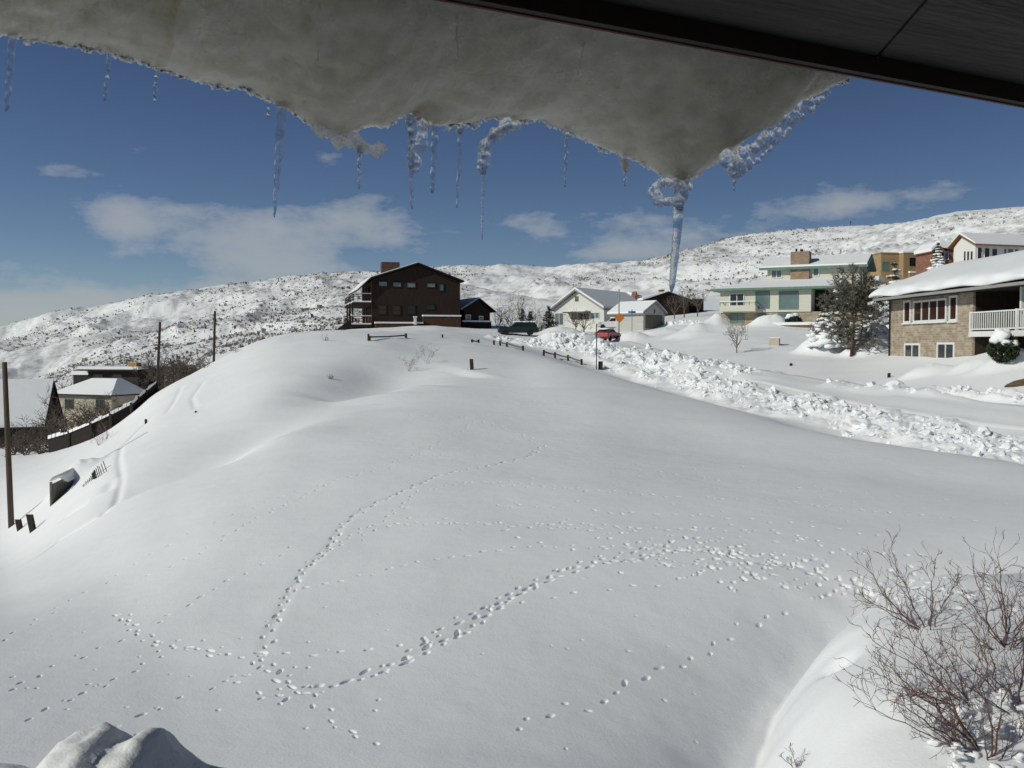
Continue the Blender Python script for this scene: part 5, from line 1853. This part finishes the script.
def bare_shrub(p, hgt, label, seed, stems=6, depth=3, mt=TWIG, group=None, name='bare_shrub', width=.5, r0=None, minr=None, kids=(2, 4), cat='shrub', lean=(0, 0), shrink=(.5, .75), up=.3, trunk=False, spread=.55):
    rg = random.Random(seed)
    p = Vector(p)
    r0 = r0 or hgt * .014
    minr = minr or hgt * .0035
    if trunk:
        e = thing(name, label, cat, p, 0, group)
        m = MB()
        m.tube([(0, 0, -.4), (rg.gauss(0, .03), 0, hgt * .18), (rg.gauss(0, .08), 0, hgt * .36)], [r0 * 1.8, r0 * 1.5, r0 * 1.1], 6)
        m.build('trunk', mt, e)
        m = MB()
        for k_ in range(stems):
            a_ = 2 * math.pi * k_ / stems + rg.uniform(-.4, .4)
            z0 = hgt * rg.uniform(.14, .36)
            branch(m, (0, 0, z0), (math.cos(a_) * width, math.sin(a_) * width, 1), (hgt - z0) * rg.uniform(.45, .6), r0, depth, rg, spread, 4, kids, up, 4, .5, minr, shrink)
        m.build('crown', mt, e)
        return e
    m = MB()
    for k_ in range(stems):
        a_ = 2 * math.pi * k_ / stems + rg.uniform(-.5, .5)
        w2 = width * rg.uniform(.3, 1.2)
        branch(m, (rg.gauss(0, hgt * .04), rg.gauss(0, hgt * .04), -.15), (math.cos(a_) * w2 + lean[0], math.sin(a_) * w2 + lean[1], 1), hgt * rg.uniform(.4, .62), r0 * rg.uniform(.7, 1.2), depth, rg, spread, 4, kids, up, 4, .5, minr, shrink)
    o = m.build(name, mt)
    o.location = p
    return tag(o, label, cat, group)


# the bare bushes at the lower right: three clumps of arching reddish stems
def arching_bush(p, arms, label, seed, minr=.0042):
    """Long arching main stems, each given by its tip offset, with forked side twigs."""
    rg = random.Random(seed)
    e = Vector(p)
    m = MB()
    tips = []
    for (dx, dy, dz, r0) in arms:
        n_ = 9
        pts, rad = [], []
        sag = rg.uniform(-.10, .16)
        L = math.sqrt(dx * dx + dy * dy + dz * dz)
        for i_ in range(n_ + 1):
            t_ = i_ / n_
            pts.append(Vector((dx * t_ + rg.gauss(0, .018) * L, dy * t_ + rg.gauss(0, .018) * L, dz * t_ + sag * math.sin(t_ * math.pi) * L - .12 * (1 - t_))))
            rad.append(max(r0 * (1 - .72 * t_), minr))
        rad = [q_ * .78 for q_ in rad]
        m.tube(pts, rad, 5, cap=False)
        main = (pts[-1] - pts[0]).normalized()
        for i_ in range(2, n_ + 1):
            for _ in range(rg.randint(1, 2)):
                s_ = Vector((rg.gauss(0, 1), rg.gauss(0, .8), rg.gauss(.35, .7))).normalized()
                nd = (main * .62 + s_ * .62).normalized()
                branch(m, pts[i_], nd, L * rg.uniform(.16, .36) * (1.1 - .5 * i_ / n_), rad[i_] * .6, 2, rg, .42, 4, (1, 3), .1, 3, .5, minr * .8, (.45, .7), .14)
    # buds: small swellings at the twig ends
    o = m.build('bare_bush', TWIG_RED)
    o.location = e
    return tag(o, label, 'bush')


gA = pix_ground(930, 628)
arching_bush(gA, [(-.75, .5, .75, .016), (-.95, -.1, .45, .014), (-.45, .3, 1.0, .014), (.25, .4, .9, .014), (-.85, .3, .28, .012), (.5, .1, .7, .012), (-.2, -.5, .6, .012)], 'reddish bare bush spreading its arms leftward over the top of the bright mound', 31)
gB = pix_ground(1008, 648)
arching_bush(gB, [(-.35, .4, 1.1, .017), (.1, .5, 1.25, .016), (.5, .2, 1.1, .015), (-.6, .2, .8, .014), (.7, -.1, .7, .014), (-.75, -.2, .45, .013), (.2, -.4, .9, .013), (-.1, .2, .9, .013), (.35, .5, .75, .013)], 'dense reddish bare bush at the right edge of the photo, above the bright mound', 32)
gC = pix_ground(990, 758)
arching_bush(gC, [(-.9, .5, .8, .022), (-1.0, .25, .55, .018), (-.7, .1, .35, .016), (-.5, .7, 1.1, .018), (-1.05, -.1, .75, .014), (-1.3, .2, .5, .014), (.1, .5, 1.2, .016), (.5, .3, 1.0, .016), (-.25, -.3, .55, .014), (.35, -.3, .7, .014), (-.65, .9, .9, .013)], 'large bare bush with long twisted stems in the bottom right corner', 33)
gF = pix_ground(978, 704)
arching_bush(gF, [(-1.4, .1, .42, .013), (-1.1, .35, .62, .013), (-1.25, -.2, .25, .012), (-.8, .3, .75, .012), (-.9, -.35, .2, .011), (-.4, .2, .8, .012)], 'low bare bush whose long thin arms reach farthest left over the bright mound', 36, .0045)
gE = pix_ground(1020, 712)
arching_bush(gE, [(-.7, .4, .7, .016), (-.3, .5, 1.0, .016), (.3, .5, .9, .014), (-.8, -.1, .4, .013), (.1, .1, 1.1, .015), (-.4, -.3, .6, .012), (.5, -.2, .6, .012)], 'tangled bare bush between the right edge bush and the bottom corner bush', 35)
gD = pix_ground(800, 766)
arching_bush(gD, [(-.24, .0, .12, .006), (-.12, .05, .2, .006), (.05, .0, .18, .006), (.14, .0, .12, .005)], 'small tuft of twigs poking from the snow at the bottom edge', 34, .003)

# snow clumps caught in the lower stems
m = MB()
for _ in range(42):
    q = gC + Vector((rnd.uniform(-.45, .9), rnd.uniform(-.3, .9), 0))
    q.z = gz(q.x, q.y) + rnd.uniform(-.02, .22)
    m.blob(q, rnd.uniform(.02, .085), rnd, .55, 3, 1.3, 1, .75)
tag(m.build('snow_clumps', SNOW, None, True), 'loose clumps of snow among the stems of the bottom corner bush', 'snow', kind='stuff')


# ---- conifers
def needle_tuft(m, p, d_, L, rg, n_=9, w_=.03):
    d_ = Vector(d_).normalized()
    a_ = d_.cross(Vector((.3, .2, 1))).normalized()
    b_ = d_.cross(a_)
    for _ in range(n_):
        t_ = rg.uniform(0, 6.28)
        q = (d_ * rg.uniform(.2, 1.0) + (a_ * math.cos(t_) + b_ * math.sin(t_)) * rg.uniform(.4, 1)).normalized()
        s_ = q.cross(Vector((rg.gauss(0, 1), rg.gauss(0, 1), rg.gauss(0, 1)))).normalized() * w_
        e = Vector(p) + q * L * rg.uniform(.6, 1.1)
        b0 = Vector(p) + q * L * .08
        m.add([b0 - s_, b0 + s_, e + s_ * .5, e - s_ * .5], [(0, 1, 2, 3)])


def pine(p, hgt, label, seed):
    rg = random.Random(seed)
    e = thing('pine_tree', label, 'pine tree', p)
    tr = MB().tube([(0, 0, -.5), (.04, 0, hgt * .3), (-.05, .05, hgt * .6), (.02, 0, hgt * .97)], [.17, .14, .09, .03], 8)
    cr_ = MB()
    lb = MB()
    sn_ = MB()
    leaders = [(.02, 0.0, .97), (-.12, .02, .96), (.13, -.02, .95), (.22, .05, .86), (-.04, -.08, .99), (-.19, 0, .88), (-.30, 0, .66), (.28, 0, .62)]
    for (lx, ly, lz) in leaders:
        z0 = hgt * rg.uniform(.30, .45)
        lb.tube([(0, 0, z0), (lx * hgt * .8, ly * hgt * .8, z0 + (lz * hgt - z0) * .45), (lx * hgt, ly * hgt, lz * hgt)], [.05, .035, .012], 5, cap=False)
        n_ = 95
        for q in range(n_):
            t_ = .25 + .75 * q / n_
            zq = z0 + (lz * hgt - z0) * t_
            k_ = min(1, t_ * 1.6)
            rr2 = hgt * .062 * (1.3 - t_)
            c_ = Vector((lx * hgt * k_, ly * hgt * k_, zq)) + Vector((rg.gauss(0, rr2), rg.gauss(0, rr2), 0))
            needle_tuft(cr_, c_, Vector((rg.gauss(0, .6), rg.gauss(0, .6), 1)), rg.uniform(.18, .30), rg, 9, .016)
    for lv in range(17):
        f_ = lv / 16
        z = hgt * (.07 + .66 * f_)
        reach = hgt * float(np.interp(f_, [0, .15, .35, .6, .8, 1], [.28, .36, .42, .46, .36, .22]))
        for k_ in range(6):
            a_ = rg.uniform(0, 6.28)
            if .5 < f_ < .75 and k_ < 2:
                a_ = math.pi + rg.gauss(0, .35)
            R = reach * rg.uniform(.35, 1.08)
            rise = R * rg.uniform(-.1, .5)
            tipv = Vector((math.cos(a_) * R, math.sin(a_) * R, z + rise))
            basev = Vector((0, 0, z))
            midv = basev.lerp(tipv, .55) + Vector((0, 0, -.08 * R))
            lb.tube([basev, midv, tipv], [.035 * (1.2 - f_), .024, .010], 4, cap=False)
            nn = int(3 + R * 5)
            for q in range(nn):
                t_ = .35 + .7 * q / nn
                c_ = basev.lerp(midv, min(t_ / .55, 1)) if t_ < .55 else midv.lerp(tipv, (t_ - .55) / .45)
                c_ = c_ + Vector((rg.gauss(0, .13), rg.gauss(0, .13), rg.gauss(.05, .10)))
                needle_tuft(cr_, c_, Vector((math.cos(a_), math.sin(a_), rg.uniform(.4, 1.8))) + Vector((rg.gauss(0, .5), rg.gauss(0, .5), 0)), rg.uniform(.18, .30), rg, 9, .016)
            if f_ < .8 and rg.random() < .5:
                for _ in range(2):
                    sn_.blob(tipv.lerp(midv, rg.uniform(.0, .9)) + Vector((rg.gauss(0, .08), rg.gauss(0, .08), .08)), rg.uniform(.05, .15), rg, .45, 2, 1.2, 1.2, .7)
    tr.build('trunk', BARK, e, True)
    c_ = cr_.build('crown', NEEDLE, e)
    lb.build('limb', BARK, c_)
    sn_.build('snow_clump', SNOW, c_, True)
    return e


def spruce(p, hgt, wid, label, seed, snow=.6, mt=NEEDLE_BLUE, name='spruce_tree', cat='spruce tree', levels=12, droop=.25):
    rg = random.Random(seed)
    e = thing(name, label, cat, p)
    MB().tube([(0, 0, -.5), (0, 0, hgt * .95)], [hgt * .025, .02], 8).build('trunk', BARK, e, True)
    cr_, sn_ = MB(), MB()
    for lv in range(levels):
        f_ = lv / (levels - 1)
        z = hgt * (.08 + .88 * f_)
        R0 = wid * .5 * (1 - f_) ** .8 + .08
        for k_ in range(int(9 - 4 * f_)):
            a_ = rg.uniform(0, 6.28)
            R = R0 * rg.uniform(.7, 1.12)
            tipv = Vector((math.cos(a_) * R, math.sin(a_) * R, z - droop * R))
            nn = int(4 + R * 7)
            for q in range(nn):
                t_ = (q + .5) / nn
                c_ = Vector((0, 0, z)).lerp(tipv, t_) + Vector((rg.gauss(0, .07), rg.gauss(0, .07), rg.gauss(0, .06)))
                needle_tuft(cr_, c_, Vector((math.cos(a_), math.sin(a_), -.1)), .24, rg, 8, .022)
            if rg.random() < snow:
                for q in range(3):
                    sn_.blob(Vector((0, 0, z)).lerp(tipv, .45 + .25 * q) + Vector((rg.gauss(0, .05), rg.gauss(0, .05), .10)), R * rg.uniform(.16, .30) + .04, rg, .3, 2, 1.3, 1.3, .55)
    c_ = cr_.build('crown', mt, e)
    if sn_.v:
        tag(sn_.build('snow_clump', SNOW, c_, True), kind='stuff')
    return e


pp = pix_ground(852, 357)
pine(pp, (357 - 266) * pp.y / FPX, 'tall scraggly pine, sparse and dark, in front of the cream house with green trim', 41)
jp = on_ground(824, 73.5)
spruce(jp, 2.5, 2.6, 'low snow plastered juniper at the left foot of the pine', 42, .95, JUNIPER, 'juniper_bush', 'juniper', 8, .5)
jp = on_ground(838, 74.5)
spruce(jp, 2.2, 2.2, 'low dark juniper tucked behind the pine trunk', 43, .6, JUNIPER, 'juniper_bush', 'juniper', 8, .4)
jp = on_ground(868, 74.0)
spruce(jp, 2.6, 2.2, 'snowy juniper between the pine and the brick house', 44, .9, JUNIPER, 'juniper_bush', 'juniper', 8, .4)
bp_ = on_ground(893, 79)
tz = at(893, 261, 79).z
spruce(bp_, tz - bp_.z, 4.2, 'spruce with heavy slabs of snow on its boughs, behind the corner of the brick house', 45, .9)
tp_ = at(938, 268, 158)
tp_.z = at(938, 275, 158).z
spruce(tp_, 5.4, 2.6, 'small snowy conifer beside the red brick tower house', 46, .95)
cp_ = on_ground(548.5, 119)
spruce(cp_, at(548, 306.5, 119).z - cp_.z, 2.7, 'dark bushy evergreen left of the cream house gable', 47, 0, JUNIPER, 'evergreen_tree', 'evergreen', 10, .1)
cp_ = on_ground(522.5, 121)
spruce(cp_, at(522, 309, 121).z - cp_.z, 1.3, 'thin young conifer behind the green car, left of two', 48, 0, NEEDLE_BLUE, 'young_conifer', 'conifer', 8)
cp_ = on_ground(530, 121)
spruce(cp_, at(529, 312, 121).z - cp_.z, 1.5, 'thin young conifer behind the green car, right of two', 49, 0, NEEDLE_BLUE, 'young_conifer', 'conifer', 8)

# the shrub with a snow cap before the balcony
sp_ = pix_ground(1003, 363)
Ysh = sp_.y
sb_ = thing('evergreen_shrub', 'round evergreen shrub wearing a tall cap of snow before the balcony', 'shrub', sp_)
rg = random.Random(51)
m, ms = MB(), MB()
for _ in range(620):
    v = Vector((rg.gauss(0, 1), rg.gauss(0, 1), rg.gauss(0, 1))).normalized() * rg.uniform(.5, 1) ** .5
    needle_tuft(m, (v.x * .75, v.y * .75, .75 + v.z * .72), v + Vector((0, 0, .3)), .16, rg, 6, .035)
m.build('crown', SHRUB_EVERGREEN, sb_)
for (x, y, z, r_) in ((-.25, -.2, 1.35, .42), (.0, 0, 1.5, .36), (-.45, -.1, 1.15, .32), (.35, -.4, 1.0, .24), (-.1, -.45, 1.05, .26), (-.2, 0, 1.6, .25)):
    ms.blob((x, y, z), r_, rg, .2, 3, 1, 1, .8)
ms.build('snow_cap', SNOW, sb_, True)
sp_ = at(793, 325.5, 96.5)
sp_.z = at(793, 326, 96.5).z
sb_ = thing('evergreen_shrub', 'low round shrub with a flat snow cap against the cream house with green trim', 'shrub', sp_)
m, ms = MB(), MB()
for _ in range(380):
    v = Vector((rg.gauss(0, 1), rg.gauss(0, 1), rg.gauss(0, 1))).normalized() * rg.uniform(.5, 1) ** .5
    needle_tuft(m, (v.x * .75, v.y * .6, .55 + v.z * .55), v, .16, rg, 6, .04)
m.build('crown', SHRUB_EVERGREEN, sb_)
for (x, y, z, r_) in ((-.3, -.1, 1.0, .40), (.2, 0, 1.05, .38), (.5, 0, .9, .25), (-.6, -.1, .8, .25)):
    ms.blob((x, y, z), r_, rg, .2, 3, 1.1, 1, .6)
ms.build('snow_cap', SNOW, sb_, True)

# bare shrubs standing alone
q = pix_ground(737, 353)
bare_shrub(q, (353 - 322) * q.y / FPX, 'round bare tree in the yard snow left of the utility box', 61, 9, 3, TWIG_GREY, name='bare_tree', cat='bare tree', width=.75, r0=.028, minr=.012, kids=(2, 3), trunk=True)
q = pix_ground(409, 372)
bare_shrub(q, (372 - 348) * q.y / FPX, 'wispy bare shrub on the knoll, left of a pair', 62, 5, 3, TWIG_GREY, width=.6, r0=.012, minr=.0055, kids=(2, 3))
q = pix_ground(427, 364)
bare_shrub(q, (364 - 340) * q.y / FPX, 'wispy bare shrub on the knoll, right of a pair', 63, 5, 3, TWIG_GREY, width=.5, r0=.012, minr=.0055, kids=(2, 3))
for px, py, Y, hh, sd, lab in ((576, 326.5, 115, 3.0, 64, 'bare young tree before the window of the cream house'), (584, 324, 116, 2.4, 65, 'low bare shrub under the right window of the cream house'),
                               (519, 300, 170, 4.6, 66, 'spindly bare tree on the slope above the green car')):
    p = on_ground(px, Y)
    bare_shrub(p, hh, lab, sd, 6, 3, TWIG_GREY, width=.6, r0=.05, minr=.018, kids=(2, 3), name='bare_tree', cat='bare tree', trunk=True)
for i_, (px, Y, hh) in enumerate(((501, 126, 3.4), (506, 128, 3.9), (511, 127, 3.3), (516, 129, 3.0), (497, 130, 3.0), (538, 128, 3.2), (534, 131, 3.6))):
    bare_shrub(on_ground(px, Y), hh, 'grey bare saplings in the thicket between the outbuilding and the cream house', 70 + i_, 5, 3, TWIG_GREY, 'grey bare saplings in the thicket', 'bare_sapling', .42, .04, .014, (2, 3), 'sapling')
for i_, (px, Y, hh) in enumerate(((674, 128, 3.6), (684, 131, 4.2), (697, 129, 3.4))):
    bare_shrub(on_ground(px, Y), hh, 'thin bare trees screening the dark house, right of the pale garage', 80 + i_, 6, 3, TWIG_GREY, 'bare trees before the dark house', 'bare_tree', .55, .05, .014, (2, 4), 'bare tree', trunk=True)
# trees and bushes in the hollow on the left
hollow = [(60, 122, 4.6, 'broad brown bare tree behind the barn roof, tallest of those above it'), (50, 126, 3.4, 'brown bare bush left of the broad tree behind the barn roof'), (30, 128, 2.6, 'low brown bush behind the left half of the barn roof'),
          (70, 126, 3.6, 'brown bare bush between the broad tree and the flat roof'), (138, 138, 5.0, 'brown bare tree just right of the yellow chimney'), (148, 136, 4.8, 'brown bare tree left of the bracketed utility pole'),
          (168, 130, 4.4, 'brown bare tree right of the bracketed utility pole'), (180, 126, 4.8, 'brown bare tree midway between the two farther poles'), (190, 124, 4.0, 'brown bare tree close to the brow, left of the farthest pole'),
          (200, 122, 3.2, 'low brown bush under the farthest pole, on the brow'), (118, 140, 4.4, 'brown bare tree behind the flat roof, left of the chimney'), (160, 140, 5.4, 'brown bare tree behind the bracketed utility pole'),
          (75, 92, 4.4, 'dense brown bush in front of the gap between barn and stucco house'), (85, 94, 3.6, 'dense brown bush before the stucco wall, left one'), (96, 93, 3.4, 'dense brown bush before the stucco wall, middle one'), (106, 95, 2.8, 'small brown bush before the stucco wall, right one'),
          (48, 92, 3.8, 'bare brown bush before the right end of the barn'), (33, 90, 3.0, 'bare brown bush before the middle of the barn'), (20, 91, 2.6, 'bare brown bush before the left part of the barn'), (62, 90, 3.2, 'bare brown bush before the black gable'),
          (24, 80, 1.6, 'low brown scrub left of the end of the black fence'), (38, 79, 1.5, 'low brown scrub next to the end of the black fence'), (12, 82, 1.8, 'low brown scrub behind the near utility pole')]
for i_, (px, Y, hh, lab) in enumerate(hollow):
    bare_shrub(on_ground(px, Y), hh * (1.12 if Y > 115 else 1), lab, 100 + i_, 9, 4 if Y > 115 else 3, TWIG_DUN, 'bare trees and bushes in the hollow', 'bare_bush', .8, .06, .026 if Y > 115 else .020, (2, 4), 'bare bush', (0, 0), (.5, .78), .25)
for i_, (px, py, hh, lab) in enumerate(((205, 368, .9, 'dry weeds on the brow of the left slope, largest tuft'), (237, 352, .5, 'small dry tuft on the bright left slope'), (330, 379, .45, 'small dry tuft on the knoll by the swale'), (105, 440, 1.4, 'dry stalks beside the foot of the black fence'),
                                        (99, 445, .9, 'short dry stalks left of the taller ones by the black fence'), (326, 341, .5, 'tuft of yellow grass left of the big brown house'))):
    q = pix_ground(px, py)
    bare_shrub(q, hh * 1.2, lab, 140 + i_, 9, 2, TWIG_GREY, None, 'dry_weeds', .7, .012, .008, (1, 3), 'weeds')

# ------------------------------------------------------------------ tumbled snow blocks along the road, sagebrush on the hills
rg = random.Random(77)
m = MB()
for (pts, wd), b in zip(BAND_W, BANDS):
    L = sum(math.dist(a, c_) for a, c_ in zip(pts, pts[1:]))
    n_ = int(L * wd * (7 if wd > 1 else 5))
    for _ in range(n_):
        u = rg.uniform(0, len(pts) - 1.001)
        k_ = int(u)
        f_ = u - k_
        x = pts[k_][0] * (1 - f_) + pts[k_ + 1][0] * f_
        y = pts[k_][1] * (1 - f_) + pts[k_ + 1][1] * f_
        x += rg.gauss(0, wd * .42)
        y += rg.gauss(0, wd * .42)
        r_ = min(.05 + rg.expovariate(1 / .065), .40) * (1.0 if y < 60 else 1.35)
        m.blob((x, y, gz(x, y) + r_ * rg.uniform(-.1, .35)), r_, rg, .45, 1 if r_ < .16 else 2, rg.uniform(.7, 1.3), rg.uniform(.7, 1.3), rg.uniform(.55, 1))
tag(m.build('snow_rubble', SNOW), 'broken blocks of ploughed snow tumbled along both sides of the road', 'snow', kind='stuff')

# the ploughed road, a packed strip draped on the ground
road_pix = [(1100, 430), (1024, 418), (960, 410), (900, 401), (840, 390), (780, 379), (740, 372), (700, 364), (660, 353), (620, 344), (580, 338)]
rp = [Vector(xy(*p)) for p in road_pix]
PACKED = mat_snow('packed_snow', (.80, .81, .82))
fine_ = []
for a, c_ in zip(rp, rp[1:]):
    n_ = max(2, int((c_ - a).length / .5))
    fine_ += [a.lerp(c_, q / n_) for q in range(n_)]
vs, fs = [], []
NW = 12
for i_, p in enumerate(fine_):
    d_ = (fine_[min(i_ + 2, len(fine_) - 1)] - fine_[max(i_ - 2, 0)]).normalized()
    nr = Vector((-d_.y, d_.x))
    for j_ in range(NW):
        o_ = (j_ / (NW - 1) - .5) * 3.6
        q = p + nr * o_
        rut = -.03 * (math.exp(-((abs(o_) - .75) / .2) ** 2))
        edge = -.25 if j_ in (0, NW - 1) else 0
        vs.append((q.x, q.y, gz(q.x, q.y) + .05 + rut + edge))
for i_ in range(len(fine_) - 1):
    for j_ in range(NW - 1):
        a = i_ * NW + j_
        fs.append((a, a + 1, a + NW + 1, a + NW))
tag(MB().add(vs, fs).build('road', PACKED, None, True), 'ploughed road of packed snow running up between the snow banks', 'road', kind='structure')

# sagebrush and scrub over the open hills
rg = np.random.default_rng(5)
N = 60000
a_ = rg.uniform(-.62, .62, N)
Yc = np.exp(rg.uniform(math.log(150), math.log(760), N))
keep = Yc < np.interp(a_, A, crY) * 1.02
a_, Yc = a_[keep], Yc[keep]
xs = a_ * Yc
patch = fbm(xs / 30.0, Yc / 60.0, 5, 123, .62)
# thickest on the left hill and on the flank above the pale garage, thin on the far right dome
pxv = a_ * FPX + 512
thick = np.interp(pxv, [-80, 60, 200, 340, 440, 520, 600, 700, 780, 900, 1024, 1100], [.52, .54, .60, .60, .56, .46, .54, .60, .54, .47, .42, .42])
near_house = ((Yc < 185) & (pxv > 420)) | ((Yc < 300) & (pxv > 455) & (pxv < 560)) | ((Yc < 240) & (pxv > 420))
ok = (patch > 1 - thick) & ~near_house & (Yc < .93 * np.interp(xs / Yc, A, crY)) & (rg.uniform(0, 1, len(a_)) < .8)
xs, Yc = xs[ok], Yc[ok]
rg2 = random.Random(9)
m = MB()
for x, y in zip(xs, Yc):
    z = gz(x, y)
    s_ = (.16 + rg2.expovariate(1 / .13)) * (.8 + y / 700)
    s_ = min(s_, 1.3)
    for _ in range(3):
        dx, dy = rg2.gauss(0, .35) * s_, rg2.gauss(0, .35) * s_
        t_ = rg2.uniform(0, 3.14)
        ux, uy = math.cos(t_) * s_ * .5, math.sin(t_) * s_ * .5
        hh = s_ * rg2.uniform(.5, 1.1)
        bx_, by_ = x + dx, y + dy
        m.add([(bx_ - ux * .6, by_ - uy * .6, z - .1), (bx_ + ux * .6, by_ + uy * .6, z - .1), (bx_ + ux * rg2.uniform(.5, 1.2), by_ + uy, z + hh * rg2.uniform(.6, 1)), (bx_ - ux * rg2.uniform(.3, 1.2), by_ - uy, z + hh)], [(0, 1, 2, 3)])
tag(m.build('sagebrush', SAGE), 'dark sagebrush and scrub dotted over the snowy hills', 'scrub', kind='stuff')
print('SAGE', len(xs))
